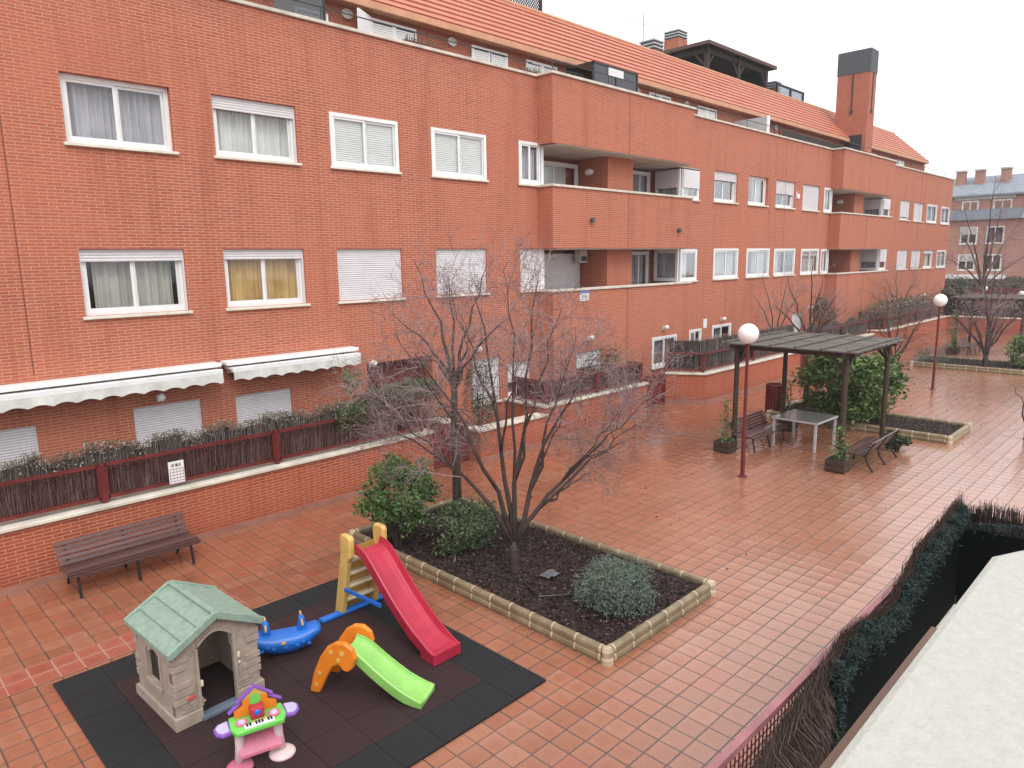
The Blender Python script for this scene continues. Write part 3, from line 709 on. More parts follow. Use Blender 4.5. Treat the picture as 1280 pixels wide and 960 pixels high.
f = MB(); f.box(-.17,.17,-.12,.12,0,.38); f.build('case', M['ceil'], t, bevel=.01)
f = MB(); f.box(-.13,.13,-.125,-.121,.05,.2); f.build('grille', M['grey_louver'], t)

# ------------------------------------------------------------------ terrace walls and fences
def garden_wall(lab, pts, h, th=.25, plinth=True, name='garden_wall'):
    """pts: plan polyline, court side on the right hand of travel"""
    t = thing(name, lab, 'wall', (0,0,0), 0, 'brick terrace walls around the court')
    w = MB(); c = MB(); p = MB()
    for si, ((ax,ay),(bx,by)) in enumerate(zip(pts, pts[1:])):
        a = Vector((ax,ay,0)); b = Vector((bx,by,0)); d = (b-a).normalized(); n = Vector((-d.y,d.x,0))   # away from the court
        if si: a = a+d*.004
        if si < len(pts)-2: b = b-d*.004
        def slab(m, o0, o1, z0, z1, e=0):
            q = [a+n*o0-d*e, b+n*o0+d*e, b+n*o1+d*e, a+n*o1-d*e]
            m.prism([(v.x,v.y,z0) for v in q], (0,0,z1-z0))
        slab(w, 0, th, -.02, h-.06-.002*si); slab(c, -.05, th+.05, h-.058+.003*si, h+.003*si, .03)
        if plinth: slab(p, -.018-.001*si, -.0005, 0.001, .09+.002*si)
    w.build('brickwork', M['brick_low'], t); c.build('coping', M['stone'], t, bevel=.012)
    if plinth: p.build('skirting', pm('skirting_tile', (.30,.14,.105), .6, .2, 4), t)
    return t
garden_wall('long low brick terrace wall with pale coping behind the wooden bench on the left', [(-10,11.56),(9.2,11.56)], .95)
garden_wall('short lower brick wall with pale coping in front of the cypress', [(10.45,13.2),(10.45,11.44),(12.65,11.44)], .75)
garden_wall('middle brick terrace wall ending at the maroon gate', [(12.66,12.9),(12.66,11.44),(16.98,11.44),(16.98,12.1)], .95)
garden_wall('brick terrace wall with cut corner behind the timber pergola', [(18.9,12.05),(19.5,11.0),(26.4,11.0)], .95)
garden_wall('farther brick terrace wall with cut corner beside the second lamp post', [(27.5,11.0),(34.2,11.0)], .95)
garden_wall('distant brick terrace wall under the dense brown hedge', [(35.4,12.0),(36.0,11.0),(46.3,11.0)], .95)
garden_wall('end brick wall closing the far side of the court', [(46.3,11.0),(46.8,-6)], .95)
def gate(x0, x1, y, h, lab):
    t = thing('garden_gate', lab, 'gate', (x0,y,0), 0, 'maroon metal gates in the terrace wall')
    f = MB(); w = x1-x0; f.box(.0,.05,-.03,.03,0,h); f.box(w-.05,w,-.03,.03,0,h); f.box(.05,w-.05,-.03,.03,h-.05,h); f.box(.05,w-.05,-.03,.03,.03,.08); f.box(w/2-.02,w/2+.02,-.03,.03,.08,h-.05); f.build('frame', M['maroon'], t)
    f = MB(); f.box(.05,w-.05,-.008,.008,.08,h-.05); f.build('sheet', M['maroon'], t)
    f = MB(); f.tube([(w*.42,-.06,h*.55),(w*.42,-.06,h*.7)],.012,6); f.build('handle', M['iron'], t)
gate(9.25,10.4,11.8,.95,'maroon gate in the gap behind the bare tree')
gate(17.02,18.86,12.06,.95,'maroon double gate in the gap of the terrace wall left of the pergola')
gate(26.45,27.45,11.1,.95,'small maroon gate in the wall seen under the pergola roof')

def sticks(mb, a, b, n, zfun, z0, thick=.05, lean=.05, r=.0045, zlow=None):
    a = Vector(a); b = Vector(b); d = b-a; nn = Vector((-d.y,d.x,0)).normalized()
    for i in range(n):
        s = rnd.random(); p = a+d*s+nn*rnd.uniform(-thick/2,thick/2)
        zt = zfun(s)+rnd.gauss(0,.035)
        zb_ = z0 if rnd.random()<.6 else rnd.uniform(z0, max(z0+.05,zt-.25))
        q = p+d.normalized()*rnd.gauss(0,lean)+nn*rnd.gauss(0,lean*.5)
        mid = (p+q)/2+Vector((rnd.gauss(0,.008),rnd.gauss(0,.008),0))
        mb.tube([(p.x,p.y,zb_),(mid.x,mid.y,(zb_+zt)/2),(q.x,q.y,zt)],[r,r*.9,r*.3],3,False)

def fence(lab, pts, z0=.99, h=.55, panel=2.7, brush_h=lambda s:1.8, dens=150, dry=0, mesh=True, off=.12):
    t = thing('terrace_fence', lab, 'fence', (0,0,0), 0, 'maroon terrace fences with heather screening')
    fr = MB(); me = MB(); br = MB(); core = MB(); dr = []
    for (ax,ay),(bx,by) in zip(pts, pts[1:]):
        a = Vector((ax,ay,0)); b = Vector((bx,by,0)); L = (b-a).length; d = (b-a)/L; n = Vector((-d.y,d.x,0))
        k = max(1, round(L/panel)); w = L/k
        for i in range(k):
            p = a+d*(i*w+.05); q = a+d*((i+1)*w-.05); z1 = z0+h
            for u in (p, q): fr.bar((u.x,u.y,z0),(u.x,u.y,z1),.045,.045,(d.x,d.y,0))
            fr.bar((p.x,p.y,z1),(q.x,q.y,z1),.045,.05); fr.bar((p.x,p.y,z0+.05),(q.x,q.y,z0+.05),.045,.05)
            if mesh:
                m = int((w-.1)/.065)
                for j in range(1,m):
                    u = p+(q-p)*j/m; me.bar((u.x,u.y,z0+.05),(u.x,u.y,z1),.006,.006,(d.x,d.y,0))
                for j in range(1,8): 
                    zz = z0+.05+(h-.05)*j/8; me.bar((p.x,p.y,zz),(q.x,q.y,zz),.006,.006)
        for i in range(0 if (ax,ay)==pts[0] else 1, k+1):
            u = a+d*(i*w); post = MB(); post.bar((u.x,u.y,z0-.04),(u.x,u.y,z0+h+.03),.06,.06,(d.x,d.y,0)); post.build('post', M['maroon'], t)
        A = a+n*off; B = b+n*off
        sticks(br, (A.x,A.y,0), (B.x,B.y,0), int(L*dens), brush_h, z0, .06)
        K = max(2,int(L/.15)); 
        for i in range(K):
            p = A+(B-A)*(i/K); q = A+(B-A)*((i+1)/K)
            zz = min(brush_h(i/K), brush_h((i+1)/K))-.06
            core.prism([(p.x,p.y,z0),(q.x,q.y,z0),((q+n*.03).x,(q+n*.03).y,z0),((p+n*.03).x,(p+n*.03).y,z0)], (0,0,zz-z0))
        if dry:
            for i in range(int(L*dry)):
                s = rnd.random(); p = A+(B-A)*s; dr.append((p.x+rnd.gauss(0,.05), p.y+rnd.gauss(0,.05), brush_h(s)-abs(rnd.gauss(0,.11))+.03))
    fr.build('frame', M['maroon'], t)
    if mesh: me.build('wire_mesh', M['maroon'], t)
    core.build('screen_backing', M['brush_core'], t); br.build('brushwood', M['brush'], t)
    if dr: leaves('dry_tops', np.array(dr), .06, .02, M['dry'], t)
    return t

def leaves(name, P, ln, wd, mat, parent, up=.3, spread=1.0):
    n = len(P); P = np.asarray(P, float)
    d = nrs.normal(size=(n,3)); d[:,2] = d[:,2]*.7+up; d /= np.linalg.norm(d,axis=1)[:,None]
    r = nrs.normal(size=(n,3)); s = np.cross(d,r); s /= np.linalg.norm(s,axis=1)[:,None]
    nn = np.cross(d,s)
    L = ln*nrs.uniform(.6,1.3,n)[:,None]; W = wd*nrs.uniform(.7,1.3,n)[:,None]
    a = P-d*L*.5; b = P+s*W*.5+nn*W*.18; c = P+d*L*.5-nn*L*.1; e = P-s*W*.5+nn*W*.18
    V = np.stack([a,b,c,e],1).reshape(-1,3)
    F = [(4*i,4*i+1,4*i+2,4*i+3) for i in range(n)]
    me = bpy.data.meshes.new(name); me.from_pydata(V.tolist(), [], F); me.materials.append(mat)
    o = bpy.data.objects.new(name, me); COL.objects.link(o)
    if parent: o.parent = parent
    return o

def topA(s):
    x = s*18.4-9.8
    return 1.80+.07*math.sin(x*2.1)+.05*math.sin(x*5.3+1)-.12*(x>5.6)
fence('long maroon mesh fence backed with tall grey heather behind the left wooden bench', [(-8.0,11.68),(-5.3,11.68),(-2.6,11.68),(.25,11.68),(2.95,11.68),(5.75,11.68),(9.0,11.68)], brush_h=lambda s: 1.79+.05*math.sin(s*21)+.035*math.sin(s*47), dens=330, dry=420)
fence('maroon mesh fence around the middle terrace behind the bare tree', [(12.8,12.7),(12.8,11.56),(16.85,11.56),(16.85,12.0)], h=.52, brush_h=lambda s:1.5, dens=120, panel=2.0)
fence('maroon mesh fence with straight grey heather screen behind the pergola', [(18.95,12.1),(19.55,11.14),(26.3,11.14)], h=.55, brush_h=lambda s:1.98, dens=130, mesh=False)
fence('maroon fence with heather between the small gate and the distant wall', [(27.6,11.14),(34.1,11.14)], h=.55, brush_h=lambda s:1.75+.1*math.sin(s*20), dens=110, mesh=False)
fence('far brown heather fence with ragged top beside the second lamp post', [(35.5,12.1),(36.1,11.14),(46.0,11.14)], h=.5, brush_h=lambda s:1.85+.12*math.sin(s*17), dens=90, mesh=False)
t = thing('notice_board', 'small square white notice with dark print hung on the mesh fence above the bench', 'sign', (4.0,11.63,1.03), 0)
f = MB(); f.box(-.12,.12,-.012,0,0,.36); f.build('board', M['signwhite'], t)
f = MB()
for k, w_ in enumerate((.03,.015,.04,.02,.03)): f.box(-.07+k*.03,-.07+k*.03+w_*.6,-.015,-.0125,.27,.32)
for k in range(5): f.box(-.11,.11,-.0145,-.0125,.03+k*.05,.036+k*.05)
for k in range(5): f.box(-.1+k*.05,-.095+k*.05,-.0148,-.0146,.02,.25)
f.build('lettering', M['maroon'], t)

# ------------------------------------------------------------------ plants
def bush(name, lab, c, rx, ry, h, n, ln, wd, mat, cat='bush', z0=.1, clumps=34, stems=7, spread=.16, group=None, egg=1.0, bark=None):
    t = thing(name, lab, cat, (c[0],c[1],0), 0, group)
    P = []; ctr = []
    while len(ctr) < clumps:
        p = nrs.uniform(-1,1,3)
        r = np.linalg.norm(p)
        if r > 1 or r < .35: continue
        ctr.append(p)
    for i in range(n):
        q = ctr[nrs.randint(len(ctr))]+nrs.normal(size=3)*spread
        zz = z0+(q[2]*.5+.5)*(h-z0); k = 1-.35*egg*max(0,-q[2])
        P.append((q[0]*rx*k, q[1]*ry*k, max(.02,zz)))
    leaves('foliage', P, ln, wd, mat, t)
    s = MB()
    for i in range(stems):
        q = ctr[nrs.randint(len(ctr))]*.8
        s.tube([(nrs.normal()*.03,nrs.normal()*.03,-.02),(q[0]*rx*.35,q[1]*ry*.35,h*.3),(q[0]*rx*.8,q[1]*ry*.8,z0+(q[2]*.5+.5)*(h-z0))],[.018,.013,.005],5)
    s.build('stem', bark or M['bark'], t)
    return t

def bez(p0, p1, p2, n):
    return [p0*(1-t)**2+p1*2*t*(1-t)+p2*t*t for t in [i/(n-1) for i in range(n)]]
def wander(p, d, L, n, droop, jit):
    pts = [p.copy()]; d = d.normalized()
    for i in range(n):
        d = (d+Vector((rnd.gauss(0,jit),rnd.gauss(0,jit),rnd.gauss(0,jit)-droop))).normalized()
        p = p+d*(L/n); pts.append(p.copy())
    return pts
def branch_out(mb, pts, r0, lvl, maxl, sc, droop, dens):
    """side shoots along a limb; the limb itself is already in a mesh"""
    if lvl > maxl: return
    n = int(dens[lvl]*(1+.3*rnd.random()))
    for i in range(n):
        t = rnd.uniform(.22,1.0) if lvl else rnd.uniform(.3,1.0); k = t*(len(pts)-1); j = min(int(k), len(pts)-2)
        p = pts[j].lerp(pts[j+1], k-j); d = (pts[j+1]-pts[j]).normalized()
        side = d.orthogonal().normalized(); side = Matrix.Rotation(rnd.uniform(0,2*PI),3,d) @ side
        dd = d*rnd.uniform(.5,1.0)+side*rnd.uniform(.5,1.0)+Vector((0,0,.15))
        L = sc[lvl]*rnd.uniform(.5,1.25)*(1.15-.5*t)
        r = max(.0028, r0*(1-.55*t)*.5)
        q = wander(p, dd, L, 4, droop[lvl], .16)
        mb.tube(q, [r*(1-.7*i_/4) for i_ in range(5)], 4 if r > .008 else 3, False)
        branch_out(mb, q, r, lvl+1, maxl, sc, droop, dens)

EX = Vector((.706,-.708,0)); EY = Vector((.708,.706,0))           # plan axes used to lay limbs out
def bare_tree(lab, base, limbs, trunk_h, r0, sc=(.9,.45,.25), droop=(.03,.05,.06), dens=(9,6,3), maxl=2, mat='twig', depth=.7, prim=0, name='bare_tree', group=None):
    t = thing(name, lab, 'tree', base, 0, group)
    tr = MB(); cr = MB(); top = Vector((.0,0,trunk_h))
    tr.tube([(0,0,-.05),(.01,0,trunk_h*.3),(-.01,.01,trunk_h*.7),tuple(top)],[r0*1.25,r0,r0*.93,r0*.9],9)
    npri = prim or len(limbs); prims = []
    for i_l, (s, z, bow) in enumerate(limbs):
        e = EX*s+EY*rnd.uniform(-depth,depth)+Vector((0,0,z))
        if i_l < npri:
            st = Vector((0,0,trunk_h*rnd.uniform(.86,.97))); r1 = r0*(.78 if prim else .62)
        else:
            pp = min(prims, key=lambda q: (q[0][-1]-e).length); j = rnd.choice((2,3,4)); st = pp[0][j].copy(); r1 = pp[1][j]*.8
        mid = st.lerp(e,.5)+Vector((0,0,bow))*(e-st).length*.25-(EX*s)*.18
        if i_l >= npri: mid = st.lerp(e,.45)+(pp[0][j+1]-pp[0][j]).normalized()*(e-st).length*.18
        pts = bez(st, mid, e, 9)
        pts = [p+Vector((rnd.gauss(0,.025),rnd.gauss(0,.025),rnd.gauss(0,.015)))*min(1,i) for i,p in enumerate(pts)]
        rr = [r1*(1-.86*(i/8)**.8) for i in range(9)]
        if i_l < npri: prims.append((pts, rr))
        tr.tube(pts, rr, 7)
        branch_out(cr, pts[2:] if prim else pts, r0*.36, 0, maxl, sc, droop, dens)
    tr.build('trunk', M['bark'], t, smooth=True); cr.build('crown', M[mat], t)
    return t

bare_tree('large bare multi-stemmed tree growing in the near planting bed', (6.67,6.65,0),
    [(-1.25,3.3,.35),(-.45,4.0,.15),(.35,4.2,.1),(1.15,3.1,.35),(1.55,1.95,.75),(-1.6,2.3,.6),
     (-1.75,2.8,.4),(-.85,4.1,.2),(-.1,4.35,.1),(.65,3.9,.2),(.95,3.55,.2),(1.55,2.6,.35),(1.75,2.2,.5),(1.1,1.5,.6),(-1.25,2.2,.5),(-1.45,3.6,.3),(.1,3.2,.0),(1.75,2.75,.5),(.75,2.4,.3)],
    .62, .056, sc=(.88,.52,.32), dens=(9,6,4), droop=(.02,.05,.08), prim=6)
bare_tree('slim dark straight trunked bare tree behind the laurel in the near planting bed', (7.75,9.1,0),
    [(-.05,4.2,0),(-.7,4.5,.1),(.6,4.4,.1),(-1.1,3.6,.3),(1.0,3.6,.3),(.4,3.3,.3),(-.6,3.0,.3)],
    2.55, .062, sc=(.6,.45,.25), dens=(7,5,3), name='bare_tree')
# a drooping twiggy mass hanging about the slim trunk
t = thing('weeping_shrub', 'tangle of drooping pale bare twigs hanging around the slim trunk', 'shrub', (7.6,9.0,0))
s = MB(); c = MB()
for i in range(20):
    a = rnd.uniform(0,2*PI); R_ = rnd.uniform(.4,1.05)
    st = Vector((.06*math.cos(a),.06*math.sin(a),rnd.uniform(1.6,2.1))); e = Vector((R_*math.cos(a),R_*math.sin(a),rnd.uniform(1.15,1.7)))
    pts = bez(st, st.lerp(e,.5)+Vector((0,0,.35)), e, 7); s.tube(pts,[.012*(1-.8*k/6) for k in range(7)],4)
    branch_out(c, pts, .008, 0, 1, (.4,.22), (.10,.12), (8,4))
s.tube([(0,0,0),(.02,0,1.0),(0,0,2.0)],[.05,.045,.03],7)
s.build('stem', M['bark'], t); c.build('twigs', M['twig_grey'], t)

bush('laurel_bush','tall glossy green laurel bush at the corner of the near planting bed',(6.12,8.62),.62,.62,1.55,5000,.085,.034,M['laurel'],z0=.36,clumps=54,spread=.115,egg=.5,stems=12)
bush('laurel_bush','lower spreading green bush beside the tall laurel at the slim trunk',(6.85,7.95),.66,.55,.86,2700,.075,.030,M['laurel_dull'],z0=.1,clumps=30,spread=.17,egg=.7,stems=12)
bush('lavender_bush','round grey-green lavender bush at the front corner of the near bed',(6.92,5.08),.43,.45,.70,12000,.06,.012,M['lavender'],z0=.02,clumps=110,spread=.17,egg=.1)
bush('photinia_bush','big bright green leafy bush beside the pergola',(19.55,6.75),1.25,1.15,2.15,9500,.15,.07,M['photinia'],z0=.05,clumps=80,spread=.14,egg=.4)
bush('dark_creeper','small dark leafy plant at the end of the right pergola bench',(17.45,4.9),.34,.3,.5,800,.10,.05,M['cypress'],z0=.02,clumps=16)
bush('lavender_bush','small grey-green bush at the end of the far planting bed',(31.95,8.05),.62,.6,.85,1500,.10,.016,M['lavender'],z0=.02,clumps=40,egg=.2)
bush('laurel_bush','dark green leafy bush in the far bed at the right edge',(32.9,5.05),.75,.75,1.5,2200,.13,.06,M['laurel'],z0=.05,clumps=36)
bush('cypress_shrub','slender olive green cypress on the low terrace behind the bare tree',(10.95,12.0),.36,.36,2.35,4200,.06,.014,M['cypress'],z0=.7,clumps=60,spread=.13,egg=-.6)
bush('conifer_shrub','dark rounded conifer behind the middle terrace fence',(16.2,12.35),.62,.5,1.95,2600,.08,.02,M['cypress'],z0=.5,clumps=40)
bush('cypress_shrub','narrow dark cypress rising behind the pergola roof',(32.4,12.6),.62,.62,2.5,2200,.12,.03,M['cypress'],z0=.4,clumps=40,egg=-.4)
bush('potted_shrub','small round dark green shrub above the ivy by the porch',(7.75,12.3),.2,.2,2.35,520,.06,.03,M['laurel'],z0=1.85,clumps=14)
# ivy heap over the end of the left fence
t = thing('ivy', 'heap of green and brown ivy spilling over the fence below the shorter awning', 'climber', (8.1,11.75,0))
P = []
for i in range(5200):
    s = rnd.random(); x = -1.15+2.5*s
    top = 1.62+.42*math.sin(min(1,s*1.5)*PI*.5)+.05*math.sin(s*18)
    P.append((x+rnd.gauss(0,.05), rnd.gauss(-.02,.17), top-abs(rnd.gauss(0,.2))+rnd.gauss(0,.03)))
leaves('foliage', P, .06, .032, M['ivy'], t)
s = MB(); c = MB()
for i in range(60):
    x = rnd.uniform(-.6,1.4); st = Vector((x,rnd.uniform(-.15,.1),1.9)); e = st+Vector((rnd.uniform(.1,.7),rnd.uniform(-.35,.0),rnd.uniform(-.65,.1)))
    pts = bez(st, st.lerp(e,.5)+Vector((0,0,.15)), e, 6); s.tube(pts,[.008*(1-.7*k/5) for k in range(6)],4,False); branch_out(c, pts, .006, 0, 0, (.3,), (.08,), (7,))
s.build('stem', M['bark'], t); c.build('twigs', M['twig_grey'], t)
# bare trees farther away
bare_tree('bare tree whose fan of branches shows above the pergola roof', (20.6,8.35,0), [(-.9,3.1,.2),(-.5,3.8,.1),(-.1,4.25,0),(.3,3.9,.1),(.7,3.4,.2),(.95,2.9,.3)], 2.0, .075, sc=(.8,.45), dens=(9,7), maxl=1)
bare_tree('reddish bare shrub between the pergola and the second lamp post', (27.6,8.1,0), [(-1.2,2.5,.3),(-.7,3.0,.2),(-.2,3.3,.1),(.3,3.1,.1),(.9,2.6,.3),(1.2,1.9,.4),(.6,2.2,0)], .3, .07, sc=(1.0,.6), dens=(9,8), maxl=1, mat='twig_red')
bare_tree('dark bare multi-stemmed tree in the far planting bed', (32.35,6.25,0), [(-1.9,2.6,.3),(-1.3,3.4,.2),(-.7,3.9,.2),(-.1,4.3,.1),(.5,4.0,.1),(1.1,3.4,.2),(1.6,2.6,.3),(.8,2.0,0),(-.9,2.2,0)], .55, .10, sc=(1.3,.75), dens=(11,9), maxl=1)
bare_tree('tall thin bare tree in front of the far slate roofed building', (47.6,9.7,0), [(-1.9,5.6,.2),(-1.1,7.2,.1),(-.1,8.4,0),(1.0,7.4,.1),(2.0,6.0,.2),(2.6,4.4,.3),(-2.2,4.2,.3),(.5,6.2,0)], 2.6, .11, sc=(1.6,.9), dens=(12,9), maxl=1)
bare_tree('spindly bare tree over the heather fence right of the pergola', (26.9,12.2,0), [(-1,3.0,.2),(-.4,3.7,.1),(.3,3.8,.1),(1.0,3.2,.2)], 1.3, .06, sc=(.9,.5), dens=(9,7), maxl=1)
bare_tree('low brown bare tree over the far heather fence', (41.0,12.1,0), [(-1.8,2.6,.2),(-1.0,3.3,.1),(0,3.7,.1),(1.1,3.3,.1),(1.9,2.6,.2)], 1.0, .07, sc=(1.1,.6), dens=(12,9), maxl=1)
bare_tree('young bare tree leaning in at the right edge of the paving', (20.6,3.0,0), [(-.9,1.5,.3),(-.5,1.9,.2),(.2,2.2,.1),(.6,1.8,.2)], .3, .04, sc=(.5,.3), dens=(5,4), maxl=1)
bush('cypress_shrub','green cypress just showing at the right edge of the paving',(10.75,1.02),.3,.3,2.3,2600,.09,.022,M['cypress'],z0=.5,clumps=40,egg=-.3)

# hedges beyond the far wall (each a countable hedge)
def hedge(lab, x0, x1, y0, y1, z0, z1, n, mat='hedge', ln=.2):
    t = thing('hedge', lab, 'hedge', ((x0+x1)/2,(y0+y1)/2,0), 0, 'hedges beyond the far wall')
    cx, cy = (x0+x1)/2, (y0+y1)/2
    P = []
    for i in range(n):
        x, y = rnd.uniform(x0,x1), rnd.uniform(y0,y1); top = z1+.14*math.sin(x*2.3)+.18*math.sin(y*1.7+1)
        P.append((x-cx, y-cy, min(top, rnd.triangular(z0, top, top))+rnd.gauss(0,.05)))
    leaves('foliage', P, ln, ln*.45, M[mat], t)
    f = MB(); f.box(x0-cx+.2,x1-cx-.2,y0-cy+.2,y1-cy-.2,z0,z1-.35); f.build('core', M['brush_core'], t)
hedge('mixed brown hedge standing behind the end brick wall', 47.3,48.3,-5,11,.5,1.75,5200,'dry',.16)
hedge('dark green hedge in front of the far slate roofed building', 66,68,1,17,.2,2.3,4200,'hedge',.3)
hedge('green hedge clump at the foot of the brick facade end', 52.5,54.5,11.6,13.0,.3,2.2,2000,'hedge',.22)
hedge('olive hedge patch between the end wall and the dark hedge', 56,57.2,2,9.5,.2,1.7,2400,'ivy',.25)
hedge('dense brown hedge on the distant terrace below the facade', 37,46,11.6,12.6,.6,2.0,4200,'dry',.13)
t = thing('boundary_fence', 'dark maroon fence between the hedges far across the court', 'fence', (60,0,0))
f = MB()
for k in range(26): f.box(-.04,.04,1+k*.5,1.44+k*.5,.2,1.95)
f.build('boards', M['maroon'], t)
f = MB()
for k in range(6): f.box(.05,.15,1+k*2.5,1.1+k*2.5,0,2.0)
f.build('posts', M['maroon'], t)

# ------------------------------------------------------------------ planting beds
def bed(lab, x0, x1, y0, y1, chips=2600, pitch=.36):
    t = thing('planting_bed', lab, 'planter', (x0,y0,0), 0, 'planting beds with tan edging')
    W, D = x1-x0, y1-y0
    b = MB(); j = MB()
    for (ax,ay,bx,by) in ((0,0,W,0),(W,0,W,D),(W,D,0,D),(0,D,0,0)):
        a = Vector((ax,ay,0)); e = Vector((bx,by,0)); d = (e-a); L = d.length; d /= L; nx = Vector((d.y,-d.x,0))
        k = max(2, round((L-.16)/pitch)); w = (L-.16)/k
        for i in range(k):
            p = a+d*(.08+i*w+.012); q = a+d*(.08+(i+1)*w-.012)
            b.tube([p+Vector((0,0,.06)), q+Vector((0,0,.06))], .062, 10); b.tube([p+Vector((0,0,.155)), q+Vector((0,0,.155))], .052, 10)
            b.prism([tuple(p-nx*.05), tuple(q-nx*.05), tuple(q+nx*.045), tuple(p+nx*.045)], (0,0,.16))
        for i in range(k+1):
            p = a+d*(.08+i*w-.012); q = a+d*(.08+i*w+.012)
            for z, r in ((.06,.065),(.155,.055)): j.tube([p+Vector((0,0,z)), q+Vector((0,0,z))], r, 10)
        j.lathe([(.07,0),(.07,.06),(.055,.09),(.06,.12),(.068,.16),(.05,.20),(.01,.21)], tuple(a), 12)
    nf = len(b.f); b.add(j.v, j.f); eo = b.build('edging', M['kerb'], t, smooth=False); eo.data.materials.append(M['kerb_joint']); eo.data.polygons.foreach_set('material_index', [0]*nf+[1]*(len(b.f)-nf))
    s = MB(); nx_, ny_ = 16, 24; vs = []
    for iy in range(ny_+1):
        for ix in range(nx_+1): vs.append((.05+(W-.1)*ix/nx_, .05+(D-.1)*iy/ny_, .10+.035*rnd.random()))
    s.add(vs, [(iy*(nx_+1)+ix, iy*(nx_+1)+ix+1, (iy+1)*(nx_+1)+ix+1, (iy+1)*(nx_+1)+ix) for iy in range(ny_) for ix in range(nx_)])
    so = s.build('soil', M['soil'], t)
    P = np.stack([nrs.uniform(.07,W-.07,chips), nrs.uniform(.07,D-.07,chips), .125+nrs.uniform(0,.025,chips)],1)
    leaves('mulch', P, .055, .03, M['chips'], so, up=-.0)
    return t
bed('near planting bed of dark mulch with tan edging around the bare tree', 5.92, 8.2, 4.45, 9.6, 9000)
bed('planting bed beside the pergola with tan edging and bright green bush', 18.95, 20.75, 4.22, 8.7, 2200)
bed('far planting bed with lavender and bare tree beyond the second lamp post', 31.5, 33.9, 1.5, 8.6, 1800)
t = thing('irrigation_hose', 'thin black drip hose lying on the mulch of the near bed', 'hose', (0,0,0))
s = MB(); s.tube([(6.3,7.4,.16),(6.5,6.3,.17),(6.35,5.9,.16),(6.8,5.5,.17),(7.6,5.6,.16),(7.9,6.6,.17)],.010,6); s.build('tube', M['black_pl'], t)
t = thing('plastic_scrap', 'torn grey plastic sheet lying on the mulch by the tree trunk', 'litter', (6.9,6.2,.16))
s = MB(); vs = [(-.12+.06*i, -.09+.06*k, .02+.035*rnd.random()) for k in range(4) for i in range(5)]
s.add(vs, [(k*5+i,k*5+i+1,k*5+i+6,k*5+i+5) for k in range(3) for i in range(4)]); s.build('sheet', pm('grey_film',(.10,.115,.13),.35,.3,9), t, smooth=True)

P = [(rnd.gauss(25,4), rnd.gauss(5.5,1.6), .008) for i in range(50)]+[(rnd.uniform(8.5,14), rnd.gauss(7.5,1.8), .008) for i in range(22)]
P = [p for p in P if not (18.9 < p[0] < 20.8 and 4.1 < p[1] < 8.8) and not (31.4 < p[0] < 34)]
tag(leaves('fallen_leaves', P, .06, .04, M['chips'], None, up=0), kind='stuff')

# ------------------------------------------------------------------ lamp posts
def lamp_post(x, y, lab, h=2.76):
    t = thing('lamp_post', lab, 'street lamp', (x,y,0), 0, 'globe lamps in the court')
    f = MB(); f.tube([(0,0,0),(0,0,.95),(0,0,.955),(0,0,h)],[.045,.045,.034,.034],12); f.tube([(0,0,h-.03),(0,0,h+.02)],[.05,.07],12); f.build('pole', M['maroon'], t, smooth=False)
    f = MB(); f.lathe([(.1,0),(.1,.012),(.045,.03)],(0,0,0),14); f.build('base_plate', M['maroon'], t)
    f = MB(); f.box(.04,.055,-.03,.03,.55,.75); f.build('hatch', M['iron'], t)
    f = MB(); f.ball((0,0,h+.2),.205,n=28,m=18); f.build('globe', M['globe'], t, smooth=True)
    return t
lamp_post(13.36,6.63,'nearest maroon lamp post with white globe standing in front of the pergola')
lamp_post(26.43,6.52,'second maroon lamp post with white globe in the open paving beyond the pergola')
lamp_post(56.0,11.3,'far small globe lamp among the hedges left of the far building windows',1.9)
lamp_post(52.0,8.55,'far small globe lamp cut by the right edge of the view',1.75)

# ------------------------------------------------------------------ benches
def make_bench(lab, loc, rot, L=1.8):
    t = thing('park_bench', lab, 'bench', loc, rot, 'slatted park benches')
    # +y is the front
    s = MB(); ys = [(.40,.405),(.33,.43),(.25,.425),(.17,.41),(.09,.395),(.01,.385)]
    for y, z in ys: s.box(-L/2, L/2, y-.031, y+.031, z-.015, z+.015)
    s.box(-L/2, L/2, .445, .47, .36, .40)
    s.build('seat', M['bench'], t, bevel=.006)
    s = MB()
    for i in range(5):
        z = .43+i*.072; y = -.05-.036*i
        s.bar((-L/2,y,z),(L/2,y,z),.026,.06,(0,-.45,1))
    s.build('backrest', M['bench'], t, bevel=.006)
    for x in (-L/2+.12, 0, L/2-.12):
        l = MB()
        l.tube([(x,.44,0),(x,.40,.2),(x,.36,.37),(x,.2,.39),(x,-.02,.36)],.019,6); l.tube([(x,-.22,0),(x,-.10,.2),(x,-.05,.37),(x,-.11,.52),(x,-.225,.735)],.019,6)
        l.build('leg', M['iron'], t)
    return t
b0 = make_bench('dark slatted wooden bench against the left brick terrace wall', (3.03,11.10,0), PI, 1.76); b0.scale = (1,1,.87)
def again(o, lab, loc, rot):
    c = copy_tree(o); c.location = loc; c.rotation_euler = (0,0,rot); c['label'] = lab; return c
again(b0, 'slatted bench on the left side of the pergola facing the glass table', (16.0,7.72,0), PI)
again(b0, 'slatted bench on the right side of the pergola seen from behind its end', (16.15,4.98,0), 0)
again(b0, 'distant slatted bench under the second pergola beyond the far bed', (37.3,8.05,0), PI)

